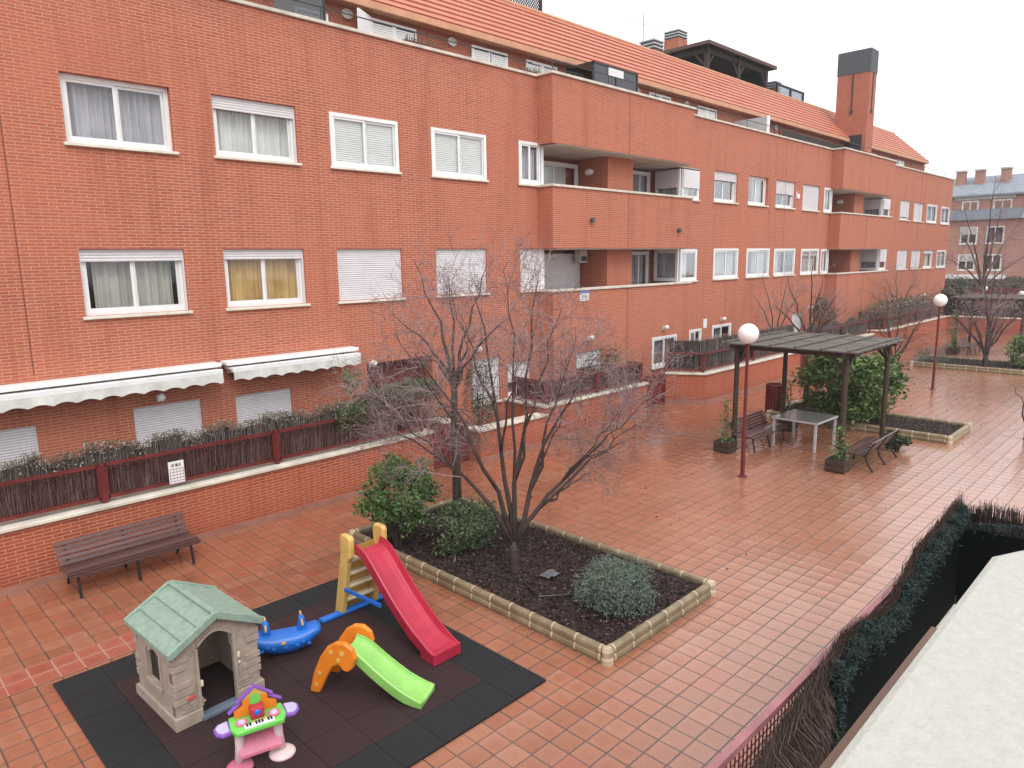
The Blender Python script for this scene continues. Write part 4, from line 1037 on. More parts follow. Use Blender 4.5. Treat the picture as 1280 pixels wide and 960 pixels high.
# ------------------------------------------------------------------ pergolas
def pergola(lab, loc):
    t = thing('pergola', lab, 'pergola', loc, 0, 'timber pergolas')
    # local: x 0..2.85 (away), y 0..2.75
    for (x,y) in ((.12,.12),(.12,2.55),(2.72,.12),(2.72,2.55)):
        p = MB(); p.tube([(x,y,0),(x,y,2.4)],[.06,.055],10); p.build('post', M['wood_dk'], t)
    b = MB()
    for y in (.12,2.55): b.box(-.08,2.92,y-.05,y+.05,2.38,2.49)
    for x in (.12,2.72): b.box(x-.045,x+.045,-.05,2.72,2.385,2.485)
    for (x,y,sx,sy) in ((.12,2.55,0,-1),(.12,.12,0,1),(2.72,.12,-1,0),(.12,2.55,1,0),(.12,.12,1,0),(2.72,.12,0,1)):
        b.bar((x,y,2.05),(x+sx*.32,y+sy*.32,2.39),.06,.06)
    b.build('beam', M['wood_dk'], t)
    r = MB(); n = 26
    for i in range(n):
        x = -.14+i*3.12/n
        r.box(x, x+.1+rnd.uniform(0,.012), -.16+rnd.uniform(-.03,.03), 2.86+rnd.uniform(-.03,.03), 2.50+rnd.uniform(0,.006), 2.53+rnd.uniform(0,.012))
    for y in (.0,.55,1.1,1.65,2.2,2.7): r.box(-.16,2.98,y-.03,y+.03,2.545,2.575)
    r.build('roof', M['wood_roof'], t, bevel=.004)
    return t
pergola('timber pergola with grey board roof over the glass table', (15.12,5.26,0))
pergola('distant flat roofed timber pergola over the far bench', (36.7,5.8,0))
def box_planter(lab, x, y, rise, s=.4, leafn=210):
    t = thing('planter_box', lab, 'planter', (x,y,0), 0, 'dark wooden planter boxes at the pergola posts')
    f = MB(); h = .27
    for i in range(2): f.box(-s/2,s/2,-s/2,s/2,.02+i*.125,.02+i*.125+.117)
    f.build('box', M['wood_dk'], t, bevel=.008)
    f = MB(); f.box(-s/2+.03,s/2-.03,-s/2+.03,s/2-.03,.262,.272); f.build('soil', M['soil'], t)
    p = thing('climbing_plant', 'leafy climber growing from the '+lab[lab.find('planter'):] , 'plant', (x,y,.27), 0, 'climbers in the pergola planters')
    f = MB(); P = []
    for k in range(5):
        a = rnd.uniform(0,2*PI); q = [Vector((.05*math.cos(a+i*1.1),.05*math.sin(a+i*1.1),rise*i/6*rnd.uniform(.8,1.05))) for i in range(7)]; f.tube(q,.005,4,False)
    for k in range(leafn):
        z = rise*rnd.random()**1.7; w = .085*(1-.6*z/rise)+.02; P.append((rnd.gauss(0,w),rnd.gauss(0,w),z))
    f.build('stem', M['bark'], p); leaves('foliage', P, .07, .04, M['laurel'], p)
box_planter('planter box at the front left pergola post', 14.9, 7.85, .95)
box_planter('planter box at the front right pergola post', 15.05, 5.35, .7)
box_planter('planter box at the rear left pergola post beside the bench', 17.88, 7.68, 1.0)
box_planter('planter box at the distant pergola post', 36.5, 8.35, 1.7, .45, 700)
t = thing('glass_table', 'square glass topped table with pale metal legs under the pergola', 'table', (16.68,6.76,0), math.radians(-2))
for sx in (-1,1):
    for sy in (-1,1):
        f = MB(); f.box(sx*.52-.025,sx*.52+.025,sy*.5-.025,sy*.5+.025,0,.66); f.build('leg', M['tinface'], t)
f = MB()
for s_ in (-1,1): f.box(-.56,.56,s_*.53-.025,s_*.53+.025,.66,.70); f.box(s_*.55-.02,s_*.55+.02,-.505,.505,.66,.70)
f.build('frame', M['tinface'], t)
f = MB(); f.box(-.555,.555,-.54,.54,.7005,.708); f.build('glass_top', pm('table_glass', (.24,.25,.26), .12, .1, 4, coat=1), t)
f = MB(); f.box(-.53,.53,-.5,.5,.655,.66); f.build('under_shelf', pm('table_grey',(.17,.18,.19),.5,.1,4), t)
t = thing('litter_bin', 'maroon slatted litter bin behind the glass table', 'bin', (19.35,8.75,0))
f = MB()
for k in range(18):
    a = 2*PI*k/18; f.bar((.22*math.cos(a),.22*math.sin(a),.06),(.22*math.cos(a),.22*math.sin(a),.86),.055,.016,(math.cos(a),math.sin(a),0))
f.build('slats', M['maroon'], t)
f = MB(); f.lathe([(.2,.05),(.2,.82),(.17,.82),(.17,.1),(.01,.1)],(0,0,0),18); f.build('liner', M['iron'], t)
f = MB(); f.lathe([(.225,.86),(.235,.88),(.225,.9),(.19,.9),(.19,.86)],(0,0,0),18); f.build('rim', M['maroon'], t)

# ------------------------------------------------------------------ play mat and toys
MX0, MY0, MS, NX, NY = 1.45, 4.72, .468, 8, 8.2
t = thing('rubber_mat', 'square black and maroon rubber play mat under the plastic toys', 'mat', (0,0,0))
bk = MB(); rd = MB(); NYi = 8; SY = .482
for i in range(8):
    for j in range(8):
        m = bk if i in (0,7) or j in (0,7) else rd
        x = MX0+i*MS; y = MY0+j*SY; e = .0025; h = .024+.0012*rnd.random()
        m.box(x+e, x+MS-e, y+e, y+SY-e, .002, h)
bk.build('border_tiles', M['rubber_bk'], t); rd.build('inner_tiles', M['rubber_rd'], t)
ZM = .025
# playhouse
t = thing('playhouse', 'taupe plastic playhouse with sage green roof on the rubber mat', 'playhouse', (2.515,7.23,ZM), math.radians(2.5))
hw, hd, ze, zp = .435, .465, .80, 1.03
w = MB(); th = .035
# front wall with arched door opening (x -.20 .. .14)
dx0, dx1, dh = -.19, .165, .87
def gz(x): return ze+(zp-ze)*(1-abs(x)/hw)
arch = [(dx0+(dx1-dx0)*i/8, dh-.10+.10*math.sin(PI*i/8)) for i in range(9)]
for y0_, y1_ in ((-hd,-hd+th),):
    w.prism([(-hw,y0_,0),(dx0,y0_,0),(dx0,y0_,gz(dx0)-.02),(-hw,y0_,ze)], (0,th,0))
    w.prism([(dx1,y0_,0),(hw,y0_,0),(hw,y0_,ze),(dx1,y0_,gz(dx1)-.02)], (0,th,0))
    for i in range(8):
        (a,za_),(b,zb_) = arch[i], arch[i+1]; w.prism([(a,y0_,za_),(b,y0_,zb_),(b,y0_,gz(b)-.02),(a,y0_,gz(a)-.02)], (0,th,0))
w.prism([(-hw,hd-th,0),(hw,hd-th,0),(hw,hd-th,ze),(0,hd-th,zp-.02),(-hw,hd-th,ze)], (0,th,0))
def sidewall(sx):
    x = sx*hw; xi = x-sx*th; a, b = min(x,xi), max(x,xi)
    wy0, wy1, wz0, wz1 = -.17, .15, .33, .68
    w.box(a,b,-hd+th,wy0,0,ze); w.box(a,b,wy1,hd-th,0,ze); w.box(a,b,wy0,wy1,0,wz0)
    n = 8
    for i in range(n):
        ya_, yb_ = wy0+(wy1-wy0)*i/n, wy0+(wy1-wy0)*(i+1)/n; z = wz1-.08+.08*math.sin(PI*(i+.5)/n); w.box(a,b,ya_,yb_,z,ze)
sidewall(-1); sidewall(1)
for s_ in (-1,1): w.box(min(s_*hw,s_*(hw-.09)),max(s_*hw,s_*(hw-.09)),-hd+th,-hd+.09,0,ze)
w.build('walls', M['taupe_pl'], t, bevel=.006)
p = MB()   # base course, quoins, brick panels moulded in relief
for (a,b,c,d_) in ((-hw-.03,dx0-.0,-hd-.03,-hd),(dx1,hw+.03,-hd-.03,-hd)): p.box(a,b,c,d_,0,.13); p.build('base_course', M['taupe_pl'], t, bevel=.006); p = MB()
p.box(-hw-.03,-hw,-hd,hd,0,.13); p.build('base_course', M['taupe_pl'], t, bevel=.006); p = MB(); p.box(hw,hw+.03,-hd,hd,0,.13); p.build('base_course', M['taupe_pl'], t, bevel=.006); p = MB()
for k in range(4): p.box(-hw-.034,-hw-.03,-hd+.02+k*.24,-hd+.23+k*.24,.01,.12)
for i,(z,l) in enumerate(((.25,.16),(.33,.24),(.41,.20),(.60,.16),(.68,.2))):
    p.box(-hw-.012,-hw+l*.8,-hd-.014,-hd,z,z+.06 if i != 1 else z+.07); p.box(hw-l*.75,hw+.012,-hd-.014,-hd,z,z+.06)
    p.box(-hw-.014,-hw,-hd,-hd+l*.5,z,z+.06); p.box(-hw-.014,-hw,hd-l*.5,hd,z,z+.06)
for k in range(3):
    for q in range(3):
        p.box(-hw+.05+q*.075+(k%2)*.02,-hw+.115+q*.075+(k%2)*.02,-hd-.01,-hd,.145+k*.032,.17+k*.032); p.box(hw-.27+q*.075+(k%2)*.02,hw-.205+q*.075+(k%2)*.02,-hd-.01,-hd,.145+k*.032,.17+k*.032)
for s_ in (dx0-.03, dx1): p.box(s_,s_+.03,-hd-.022,-hd,.13,.76)
for i in range(8):
    (a,za_),(b,zb_) = arch[i], arch[i+1]; p.prism([(a,-hd-.02,za_),(b,-hd-.02,zb_),(b,-hd-.02,zb_+.03),(a,-hd-.02,za_+.03)], (0,.02,0))
for (a,b,c,d_) in ((-.2,-.17,.3,.66),(.15,.18,.3,.66)): p.box(-hw-.016,-hw,a,b,c,d_)
p.box(-hw-.03,-hw,-.2,.18,.29,.33)
p.build('moulding', M['taupe_pl'], t, bevel=.006)
r = MB(); ov = .045; oy = .08
nrmL = Vector((-(zp-ze),0,hw)).normalized()
for s_ in (-1,1):
    for k in range(3):
        t0 = k/3; t1 = (k+1.06)/3 if k < 2 else 1
        def P_(tt, y, lift):
            x = s_*(hw+ov)*tt; z = zp+.03-(zp-ze)/(hw)*(hw+ov)*tt; return (x+s_*.35*lift, y, z+lift)
        l0, l1 = .004+.0*k, .028
        a = [P_(t0,-hd-oy,l0),P_(t0,hd+oy,l0),P_(t1,hd+oy,l1),P_(t1,-hd-oy,l1)]
        lo = [(q[0],q[1],q[2]-.05) for q in a]
        r.add(a+lo, [(0,1,2,3),(7,6,5,4),(0,3,7,4),(1,5,6,2),(3,2,6,7),(0,4,5,1)] if s_ > 0 else [(3,2,1,0),(4,5,6,7),(4,7,3,0),(2,6,5,1),(7,6,2,3),(1,5,4,0)])
    for y in (-hd-oy, hd+oy-.03):
        r.bar((0,y+.015,zp+.035),(s_*(hw+ov),y+.015,zp+.035-(zp-ze)/hw*(hw+ov)),.035,.075,(0,0,1))
ro = r.build('roof', M['roof_pl'], t, bevel=.007)
rr = MB(); rr.bar((0,-hd-oy,zp+.045),(0,hd+oy,zp+.045),.06,.03); rr.build('ridge', M['roof_pl'], ro, bevel=.008)
f = MB(); f.prism([(dx0-.02,-hd-.06,0),(dx1+.03,-hd-.06,0),(dx1+.03,-hd+.05,0),(dx0-.02,-hd+.05,0)], (0,0,.05)); f.build('threshold', M['grey_pl'], t, bevel=.012)
f = MB(lambda x,y,z: (-.29+x, -hd-.016-z, .29+y)); f.lathe([(.01,.0),(.045,.0),(.045,.008),(.01,.01)],(0,0,0),18); 
f.v = [(x*1.0,y*.5,z) for x,y,z in f.v]; f.build('badge', M['badge'], t)
f = MB(); f.box(dx1+.03,dx1+.06,-hd-.035,-hd-.02,.5,.56); f.box(dx1+.035,dx1+.06,-hd-.03,-hd-.02,.43,.46); f.box(dx0-.0,dx0+.025,-hd-.03,-hd-.0,.36,.42); f.build('door_fittings', M['cream_pl'], t, bevel=.004)

# seesaw rocker shaped like a whale
t = thing('rocking_seesaw', 'blue whale shaped plastic rocking seesaw behind the playhouse', 'rocking toy', (3.52,7.30,ZM), math.radians(-24))
b = MB(); rings = []
for i in range(15):
    u = -1+2*i/14; x = .42*u
    bot = .004+.19*abs(u)**2.4; top = .265+.10*max(0,abs(u)-.35)**1.2-(.05 if abs(u) > .93 else 0)
    wd = .17*(1-.40*abs(u)**3)
    ring = []
    for k in range(12):
        a = 2*PI*k/12; ring.append((x, wd*(abs(math.cos(a))**.7)*(1 if math.cos(a)>0 else -1)*(1.0 if math.sin(a)>-.2 else .75), (top+bot)/2+(top-bot)/2*(abs(math.sin(a))**.7)*(1 if math.sin(a)>0 else -1)))
    rings.append(ring)
b.loft(rings)
b.build('body', M['blue_pl'], t, smooth=True, sub=1)
for s_ in (-1,1):
    h = MB(); h.prism([(s_*.20-.06,-.05,.25),(s_*.20+.06,-.05,.25),(s_*.20+.03,-.05,.41),(s_*.20-.03,-.05,.41)], (0,.1,0)); o = h.build('handle_post', M['blue_pl'], t, bevel=.015)
    h = MB(); h.tube([(s_*.20,-.17,.385),(s_*.20,.17,.385)],.013,8); h.build('handle', M['yellow_pl'], o)
f = MB()
for i in range(9):
    x = -.26+i*.065
    for s_ in (-1,1): f.box(x-.02,x+.02,s_*.168-.006,s_*.168+.008,.13+.03*(i%2),.16+.03*(i%2))
f.build('moulded_teeth', M['blue_pl'], t, bevel=.004)
f = MB(lambda x,y,z: (x-.02,-.172-z,.205+y*.6)); f.lathe([(.005,0),(.03,0),(.03,.01),(.005,.012)],(0,0,0),14); f.build('badge', M['yellow_pl'], t)
f = MB(); f.ball((-.33,-.133,.27),.022,.012,.022,10,6); f.ball((-.33,.133,.27),.022,.012,.022,10,6); f.build('eye', M['black_pl'], t, smooth=True)

def chute(path, hwid, rim, th, flare=None):
    """U channel swept along path points (y,z), closed solid"""
    rings = []; n = len(path)
    for i,(y,z) in enumerate(path):
        a = path[max(i-1,0)]; c = path[min(i+1,n-1)]; ty, tz = c[0]-a[0], c[1]-a[1]; L = math.hypot(ty,tz); ny, nz = -tz/L, ty/L
        if nz < 0: ny, nz = -ny, -nz
        w = hwid*(flare(i/(n-1)) if flare else 1); rm = rim*(1 if i < n-2 else (.7 if i == n-2 else .35))
        sec = [(-w-th,-.05),(-w-th*1.2,rm),(-w-.2*th,rm+.012),(-w,rm*.75),(-w+.02,.012),(-w*.4,0),(w*.4,0),(w-.02,.012),(w,rm*.75),(w+.2*th,rm+.012),(w+th*1.2,rm),(w+th,-.05)]
        rings.append([(s, y+ny*q, z+nz*q) for s,q in sec])
    return rings
# red slide
t = thing('red_slide', 'red plastic slide with yellow ladder on the rubber mat', 'slide', (4.71,7.25,ZM), math.radians(0))
path = [(.05,.93),(-.05,.925),(-.14,.89),(-.28,.78),(-.45,.63),(-.65,.465),(-.85,.32),(-1.02,.215),(-1.18,.14),(-1.32,.105),(-1.43,.10)]
c = MB(); c.loft(chute(path, .17, .085, .025)); c.build('chute', M['red_pl'], t, smooth=False, bevel=.008)
f = MB(); f.prism([(-.2,-1.43,.0),(.2,-1.43,.0),(.2,-1.43,.14),(-.2,-1.43,.14)],(0,-.035,0)); f.prism([(-.19,-1.2,0),(-.19,-1.42,0),(-.19,-1.42,.1),(-.19,-1.2,.12)],(.02,0,0)); f.prism([(.17,-1.2,0),(.17,-1.42,0),(.17,-1.42,.1),(.17,-1.2,.12)],(.02,0,0)); f.build('foot', M['red_pl'], t, bevel=.01)
for s_ in (-1,1):
    l = MB(); x = s_*.245
    l.prism([(x-.04,.30,0),(x-.04,.47,0),(x-.04,.245,.88),(x-.04,.25,1.10),(x-.04,.21,1.14),(x-.04,.05,1.14),(x-.04,.02,1.10),(x-.04,.03,.86),(x-.04,.10,.78)],(.08,0,0)); l.build('ladder_rail', M['yellow_pl'], t, bevel=.022, seg=3)
for k in range(4):
    r_ = MB(); z = .2+k*.19; y = .37-(z/.95)*.22; r_.box(-.215,.215,y-.05,y+.05,z-.022,z+.022); r_.build('rung', M['cream_pl'], t, bevel=.012)
f = MB(); f.prism([(-.21,.43,.0),(.21,.43,.0),(.21,.20,.92),(-.21,.20,.92)],(0,.012,0)); f.build('ladder_back', pm('ochre_plastic',(.55,.31,.07),.5,.12,6), t)
f = MB(); f.bar((-.56,.34,.03),(.42,.34,.03),.10,.05); f.build('base_bar', M['blue_pl'], t, bevel=.016)
f = MB()
for s_ in (-1,1): f.bar((s_*.275,.28,.40),(s_*.215,-.50,.40),.02,.055,(0,0,1))
f.build('strut', M['blue_pl'], t, bevel=.008)
# small green and orange slide
ga = math.atan2(-.93,.48)+PI/2
t = thing('toddler_slide', 'small lime green slide with orange sides in front of the red slide', 'slide', (3.70,6.12,ZM), ga)
path = [(.04,.47),(-.05,.455),(-.15,.40),(-.28,.30),(-.42,.205),(-.55,.125),(-.66,.075),(-.76,.055),(-.85,.05)]
c = MB(); c.loft(chute(path, .135, .055, .022, lambda u: .92+.22*u)); c.build('chute', M['green_pl'], t, bevel=.008)
outl = [(-.0,.30),(.05,.36),(.12,.33),(.2,.2),(.3,0),(.42,0),(.36,.22),(.27,.42),(.18,.545),(.08,.61),(-.03,.62),(-.12,.56),(-.15,.46),(-.12,.36),(-.06,.30)]
for s_ in (-1,1):
    l = MB(); x = s_*.19; l.prism([(x-.03,y,z) for y,z in outl],(.06,0,0)); o = l.build('side_panel', M['orange_pl'], t, bevel=.02, seg=3)
    l = MB()
    for (y,z,r_) in ((.0,.50,.028),(.05,.42,.024),(.13,.50,.024),(.28,.24,.02),(.33,.10,.02)):
        q = MB(lambda X,Y,Z: (s_*(.219+Z)+0, y+X, z+Y)); q.lathe([(.004,0),(r_,0),(r_,.006),(.004,.007)],(0,0,0),12); n0 = len(l.v); l.v += [q.xf(*p) for p in q.v]; l.f += [tuple(i+n0 for i in ff) for ff in q.f]
    l.build('moulded_dots', M['yellow_pl'] , o)
for y,z in ((.31,.16),(.22,.32)):
    s_ = MB(); s_.box(-.165,.165,y-.05,y+.05,z-.02,z+.02); s_.build('step', M['orange_pl'], t, bevel=.01)
# activity table with keyboard
t = thing('toy_piano_table', 'colourful plastic toy keyboard table with pink seat at the front of the mat', 'toy', (2.47,5.77,ZM), math.radians(-15)); t.scale = (.93,.93,.95)
for s_ in (-1,1):
    l = MB(); l.tube([(s_*.2,.0,.0),(s_*.185,.0,.2),(s_*.17,.02,.40)],[.05,.042,.05],12); o = l.build('leg', M['palepink_pl'], t, smooth=True)
    l = MB(); l.lathe([(.125,0),(.13,.02),(.11,.04),(.05,.06),(.01,.06)],(s_*.2,-.02,0),22); l.build('foot', M['pink_pl'] if s_ < 0 else M['palepink_pl'], o, smooth=True)
b = MB(); b.prism([(-.22,-.15,.40),(.22,-.15,.40),(.26,-.05,.40),(.25,.14,.40),(-.25,.14,.40),(-.26,-.05,.40)],(0,0,.05)); b.build('table_top', M['lgreen_pl'], t, bevel=.012)
for s_ in (-1,1):
    l = MB(); l.prism([(s_*.25,-.08,.40),(s_*.33,-.10,.40),(s_*.39,-.04,.40),(s_*.40,.05,.40),(s_*.36,.11,.40),(s_*.25,.13,.40)] if s_ > 0 else [(s_*.25,.13,.40),(s_*.36,.11,.40),(s_*.40,.05,.40),(s_*.39,-.04,.40),(s_*.33,-.10,.40),(s_*.25,-.08,.40)],(0,0,.035)); o = l.build('side_tray', M['purple_pl'], t, bevel=.012)
    l = MB(); l.prism([(s_*.27,-.06,.436),(s_*.33,-.075,.436),(s_*.37,-.03,.436),(s_*.38,.04,.436),(s_*.35,.09,.436),(s_*.27,.11,.436)] if s_ > 0 else [(s_*.27,.11,.436),(s_*.35,.09,.436),(s_*.38,.04,.436),(s_*.37,-.03,.436),(s_*.33,-.075,.436),(s_*.27,-.06,.436)],(0,0,.006)); l.build('tray_inlay', M['lilac_pl'], o)
    l = MB(); l.lathe([(.055,.45),(.06,.465),(.045,.47),(.01,.472)],(s_*.15,-.02,0),20); o = l.build('drum_pad', M['pink_pl'], t)
    l = MB(); l.lathe([(.035,.471),(.03,.478),(.01,.48)],(s_*.15,-.02,0),16); l.build('pad_centre', M['lilac_pl'], o)
k = MB()
for i in range(10): k.box(-.14+i*.028,-.14+i*.028+.0255,-.142,-.075,.451,.462)
kb = k.build('white_keys', M['signwhite'], t, bevel=.002)
k = MB()
for i in (0,1,3,4,5,7,8): k.box(-.14+i*.028+.019,-.14+i*.028+.036,-.115,-.075,.463,.472)
k.build('black_keys', M['black_pl'], kb)
k = MB(); k.prism([(-.2,.08,.45),(.2,.08,.45),(.2,.08,.53),(.12,.08,.56),(.12,.08,.62),(-.12,.08,.62),(-.12,.08,.56),(-.2,.08,.53)],(0,.03,0)); k.build('back_board', M['orange_pl'], t, bevel=.006)
k = MB(); k.prism([(-.13,.085,.62),(.13,.085,.62),(0,.085,.72)],(0,.025,0)); k.build('gable', M['yellow_pl'], t, bevel=.006)
k = MB(); k.bar((-.17,.095,.60),(0,.095,.735),.05,.02,(0,0,1)); k.bar((.17,.095,.60),(0,.095,.735),.05,.02,(0,0,1)); k.bar((-.25,.095,.52),(-.13,.095,.60),.05,.018); k.bar((.25,.095,.52),(.13,.095,.60),.05,.018); k.build('toy_roof', M['purple_pl'], t, bevel=.005)
k = MB(lambda x,y,z: (x,.083-z,.60+y)); k.lathe([(.01,0),(.055,0),(.055,.012),(.01,.014)],(0,0,0),18); k.build('toy_dial', M['lgreen_pl'], t)
k = MB(); k.box(-.065,.065,-.03,.075,.452,.56); o = k.build('red_house', M['red_pl'], t, bevel=.012)
k = MB(); k.ball((0,-.03,.52),.03,.012,.03,12,8); k.build('button', M['blue_pl'], o, smooth=True)
k = MB()
for i in range(4): k.box(-.07+i*.04,-.045+i*.04,-.068,-.05,.452,.464)
k.build('buttons', M['yellow_pl'], t)
k = MB(); k.prism([(-.2,-.1,.13),(.2,-.1,.13),(.2,.06,.26),(-.2,.06,.26)],(0,.01,.03)); k.build('pink_panel', M['pink_pl'], t, bevel=.012)

# ------------------------------------------------------------------ own side: balcony parapet and the terrace below
t = thing('balcony_parapet', 'pale concrete balcony parapet in the bottom right foreground', 'parapet', (0,0,0))
c = MB(); c.prism([(-2.0,.228,3.92),(-2.0,-.6,3.92),(2.6,-.6,3.92),(1.85,-.03,3.92),(1.42,.2,3.92),(1.36,.228,3.92)][::-1],(0,0,.08)); c.build('coping', M['concrete'], t, bevel=.012)
c = MB(); c.prism([(-2.0,.17,2.9),(-2.0,-.5,2.9),(2.2,-.5,2.9),(1.7,-.05,2.9),(1.3,.17,2.9)][::-1],(0,0,1.015)); c.build('wall', M['brick'], t)
c = MB(); c.bar((-2.0,.362,3.7),(1.62,.355,3.7),.014,.03)
for x in (-1,.4,1.2): c.bar((x,.17,3.7),(x,.345,3.7),.02,.015)
c.build('brown_rail', M['brown_pipe'], t)
t = thing('terrace_edge', 'paved private terrace floor below the balcony, painted dark for its shade', 'terrace', (0,0,0))
f = MB(); f.box(-2,8.3,-3,1.78,.003,.1); f.build('floor', M['shaded_floor'], t)
garden_wall('near brick terrace wall under the foreground mesh fence', [(-2,1.72),(8.4,1.72)][::-1], .95, .22)
# foreground fence: maroon rail and mesh, sagging heather on its inside, dark artificial hedge next to it
t = thing('foreground_fence', 'maroon mesh fence with sagging brown heather below the balcony', 'fence', (0,0,0))
f = MB(); FY = 1.83
f.bar((-1,FY,1.5),(8.25,FY,1.5),.05,.05)
f.bar((8.25,FY,1.5),(8.25,-2,1.5),.05,.05); f.build('rail', pm('faded_maroon',(.30,.12,.13),.45,.2,4), t)
for x in (0.3,3.0,5.6,8.25):
    p = MB(); p.box(x-.03,x+.03,FY-.03,FY+.03,.93,1.52); p.build('post', M['maroon'], t)
f = MB(); x = 1.0
while x < 8.2: f.box(x-.004,x+.004,FY-.004,FY+.004,.97,1.48); x += .055
for k in range(9): f.box(1,8.2,FY-.003,FY+.003,1.0+k*.055,1.006+k*.055)
f.build('wire_mesh', M['maroon'], t)
PX = [2.0,3.0,3.8,4.57,4.9,5.1,5.35,5.7,6.1,6.45,6.8,7.4,7.9,8.2]
PZ = [1.30,1.32,1.36,1.57,1.65,1.74,1.76,1.66,1.62,1.74,1.88,1.93,1.97,1.98]
def prof(x): return float(np.interp(x, PX, PZ))
br = MB()
for i in range(11000):
    x = rnd.uniform(2.0,8.25) if i > 5500 else rnd.uniform(3.2,5.2); zt = prof(x)+rnd.gauss(0,.03)+.05*max(0,math.sin(x*23))*(x>5.8); zb_ = rnd.uniform(.3,1.0) if rnd.random() < .5 else zt-rnd.uniform(.15,.5)
    w_ = min(1,max(0,(x-4.5)/.7)); y0_ = 1.58+.13*w_+rnd.uniform(-.05,.05)*(1-.6*w_); y1_ = 1.72-.05*w_+rnd.gauss(0,.022); ln = rnd.gauss(.13,.16)*(1-.6*w_)
    br.tube([(x-ln*(zt-zb_)*2.2,y0_,zb_),(x-ln*.6,(y0_+y1_)/2+.02,(zb_+zt)/2+.02),(x,y1_,zt)],[.0032,.003,.001],3,False)
for i in range(2600):
    y = rnd.uniform(-1.5,1.75); zt = 1.93+.04*math.sin(y*6)+rnd.gauss(0,.03)
    br.tube([(8.25+rnd.uniform(-.04,.04),y+rnd.gauss(0,.05),.5),(8.22+rnd.gauss(0,.03),y,zt)],[.005,.002],3,False)
br.build('heather', M['brush_dk'], t)
f = MB(); K = 60
for i in range(K):
    a = 2.0+6.2*i/K; b = 2.0+6.2*(i+1)/K; za_, zb_ = prof(a)-.05, prof(b)-.05
    q = [(a,1.62,.2),(b,1.62,.2),(b,1.70,zb_),(a,1.70,za_)]; f.face(*q); f.face(*[(u,v+.02,w_) for u,v,w_ in reversed(q)])
f.box(8.22,8.25,-1.5,1.7,.2,1.86); f.build('heather_backing', M['brush_core'], t)
t = thing('artificial_hedge', 'dark green artificial hedge screen with fluffy rim below the balcony', 'hedge', (0,0,0))
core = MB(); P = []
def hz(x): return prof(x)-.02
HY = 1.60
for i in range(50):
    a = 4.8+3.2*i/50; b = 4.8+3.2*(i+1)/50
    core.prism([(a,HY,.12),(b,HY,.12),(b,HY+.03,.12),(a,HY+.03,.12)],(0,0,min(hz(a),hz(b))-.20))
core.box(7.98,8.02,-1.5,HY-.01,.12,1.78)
core.build('shade_backing', M['tinsel_shade'], t)  # black sheet stands for the shaded depth below the rim
for i in range(19000):
    x = rnd.uniform(4.76,8.05); z = hz(x)+.025*math.sin(x*19)-abs(rnd.gauss(0,.085)); P.append((x+rnd.gauss(0,.015), HY+.01+rnd.gauss(0,.03), z+.015))
for i in range(1500):
    z = rnd.uniform(.6,1.72); P.append((4.79+rnd.gauss(0,.025), HY-.01+rnd.gauss(0,.025), z))
for i in range(2600):
    y = rnd.uniform(-1.5,1.6); P.append((7.98+rnd.gauss(0,.025), y, 1.88+.03*math.sin(y*7)-abs(rnd.gauss(0,.06))))
leaves('tinsel', P, .06, .006, M['tinsel'], t, up=.25)

# ------------------------------------------------------------------ far building closing the view
t = thing('slate_roof_building', 'distant brick building with grey slate roof and white windows', 'building', (75,0,0))
w = MB(lambda x,y,z: (y, -x, z))            # wall() faces -Y: turn it to face -X
cols = [(-17.4,-16.05),(-15.4,-14.05),(-12.0,-10.65),(-9.3,-8.0),(-6.6,-5.2)]
hs = [(a,b,z0,z1) for a,b in cols for z0,z1 in ((5.2,6.7),(2.87,4.3))]
w.wall(-30, 5, -.05, 7.45, 0, hs, .2); w.build('wall', M['brick_far'], t)
w = MB(); w.box(.0,.2,-5,30,7.46,8.2); w.box(-.35,.0,-5,30,7.3,7.55); w.build('slate_parapet', M['slate'], t)
w = MB(); w.box(.6,.8,-5,30,7.4,9.45); w.build('attic_wall', M['brick_far'], t)
r = MB()
r.face((.2,-5,9.5),(.2,30,9.5),(4.5,30,11.4),(4.5,-5,11.4)); r.face((.2,-5,9.5),(.2,30,9.5),(.2,30,9.35),(.2,-5,9.35)); r.face((.2,-5,9.35),(.2,30,9.35),(.8,30,9.35),(.8,-5,9.35))
# steep mansard slope on the right-hand part
r.prism([(-.5,12.9,7.3),(-.5,-5,7.3),(1.6,-5,10.8),(1.6,12.2,10.8)],(.6,0,0))
rf = r.build('roof', M['slate'], t)
for y in (18.4,16.9,14.9,9.5):
    c = MB(); c.box(2.6,3.4,y-.35,y+.35,10.4,11.75); o = c.build('chimney', M['brick_far'], rf); c = MB(); c.box(2.5,3.5,y-.42,y+.42,11.76,11.9); c.build('chimney_cap', M['tinface'], o)
for (a,b,z0,z1) in hs:
    window(t, a,b,z0,z1, 0, 'flush', .45 if (a,z0) in ((-17.4,2.87),(-17.4,5.2)) else 0, None, xf=lambda x,y,z: (y,-x,z), sill=True)
for a,b in ((-17.6,-16.3),(-15.2,-13.8),(-11.5,-10.2)): window(t, a,b,7.9,9.0, .58, 'flush', .3, None, xf=lambda x,y,z: (y,-x,z), sill=False, name='attic_window')
f = MB(); f.box(.5,.58,13.6,18.2,9.1,9.33); f.build('attic_awning', M['awning'], t)
f = MB(); f.box(-.9,-.02,13.6,18.4,2.15,2.5); f.build('shop_awning', M['white'], t)
f = MB(); f.box(.25,.3,-5,30,0,7.4); f.build('interior_shade', M['inside'], t)

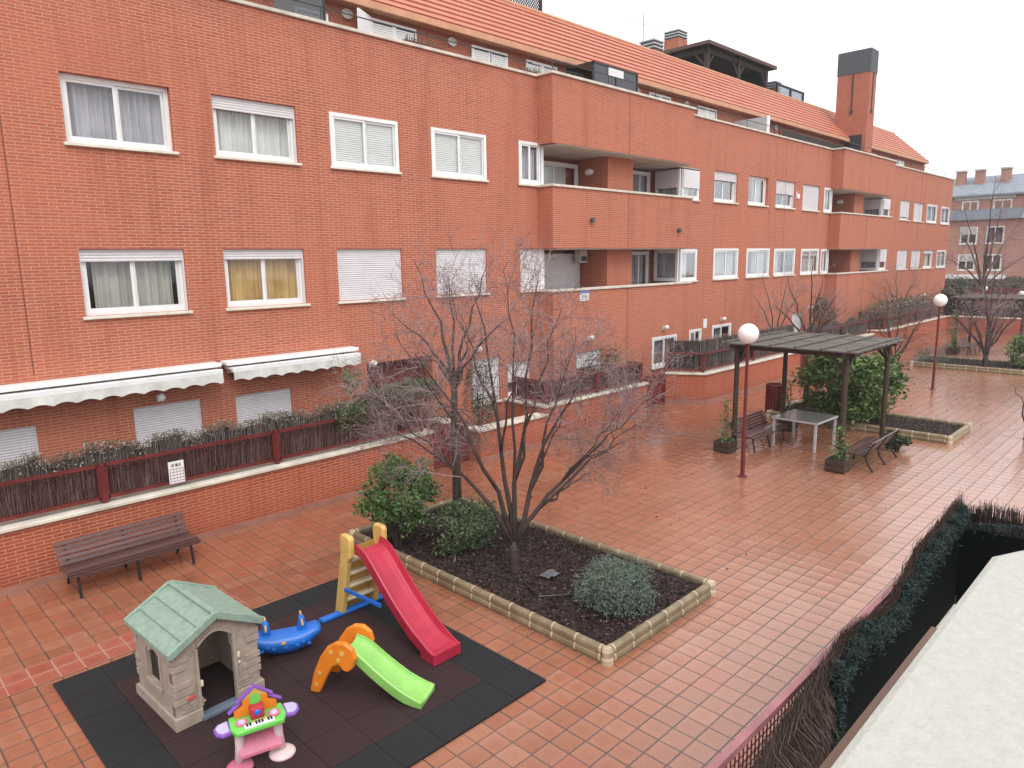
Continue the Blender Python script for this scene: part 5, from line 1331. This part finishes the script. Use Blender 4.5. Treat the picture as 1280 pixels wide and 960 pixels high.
# ------------------------------------------------------------------ thin wet air
hz_ = MB(); hz_.box(-161,161,-161,161,-1.1,24); ho = hz_.build('haze', None); ho['kind'] = 'stuff'
hm = bpy.data.materials.new('haze'); hm.use_nodes = True; ht = hm.node_tree; ht.nodes.remove(ht.nodes['Principled BSDF'])
pv = ht.nodes.new('ShaderNodeVolumePrincipled'); pv.inputs['Color'].default_value = (.93,.95,1,1); pv.inputs['Density'].default_value = .0009; pv.inputs['Anisotropy'].default_value = .2
ht.links.new(pv.outputs[0], ht.nodes['Material Output'].inputs['Volume']); ho.data.materials.append(hm)

# ------------------------------------------------------------------ camera
yaw, pit, rol = math.radians(44.88497), math.radians(9.96332), math.radians(-.86967)
fw = Vector((math.cos(pit)*math.cos(yaw), math.cos(pit)*math.sin(yaw), -math.sin(pit)))
rt = fw.cross(Vector((0,0,1))).normalized(); upv = rt.cross(fw)
c_, s_ = math.cos(rol), math.sin(rol)
r2 = rt*c_+upv*s_; u2 = upv*c_-rt*s_
cam = bpy.data.objects.new('camera', bpy.data.cameras.new('camera')); COL.objects.link(cam)
mw = Matrix.Identity(4)
for i in range(3): mw[i][0], mw[i][1], mw[i][2] = r2[i], u2[i], -fw[i]
mw[2][3] = 4.5
cam.matrix_world = mw
cam.data.sensor_width = 36; cam.data.lens = 889.578/1280*36; cam.data.clip_start = .05; cam.data.clip_end = 2000
scene.camera = cam

# ------------------------------------------------------------------ light: bright overcast
to_sun = Vector((-.35,-.75,1.05)).normalized()
el = math.asin(to_sun.z); az = math.atan2(to_sun.x, to_sun.y)
sl = bpy.data.lights.new('sun', 'SUN'); sl.energy = 1.1; sl.angle = math.radians(35); sl.color = (1,.97,.93)
so = bpy.data.objects.new('sun', sl); COL.objects.link(so); so.rotation_euler = to_sun.to_track_quat('Z','Y').to_euler()
wd = bpy.data.worlds.new('World'); scene.world = wd; wd.use_nodes = True
nt = wd.node_tree; bg = nt.nodes['Background']
sky = nt.nodes.new('ShaderNodeTexSky'); sky.sky_type = 'NISHITA'; sky.sun_disc = False; sky.sun_elevation = el; sky.sun_rotation = az; sky.dust_density = 3
hs_ = nt.nodes.new('ShaderNodeHueSaturation'); hs_.inputs['Saturation'].default_value = .15; nt.links.new(sky.outputs[0], hs_.inputs['Color'])
mx = nt.nodes.new('ShaderNodeMix'); mx.data_type = 'RGBA'; mx.inputs[0].default_value = .8; nt.links.new(hs_.outputs[0], mx.inputs[6]); mx.inputs[7].default_value = (10.0,10.1,10.4,1)
nt.links.new(mx.outputs[2], bg.inputs['Color']); bg.inputs['Strength'].default_value = .1
scene.view_settings.view_transform = 'Standard'; scene.view_settings.look = 'None'; scene.view_settings.gamma = 1
scene.view_settings.exposure = .70
scene.cycles.max_bounces = 8; scene.cycles.transparent_max_bounces = 12
scene.cycles.use_denoising = True
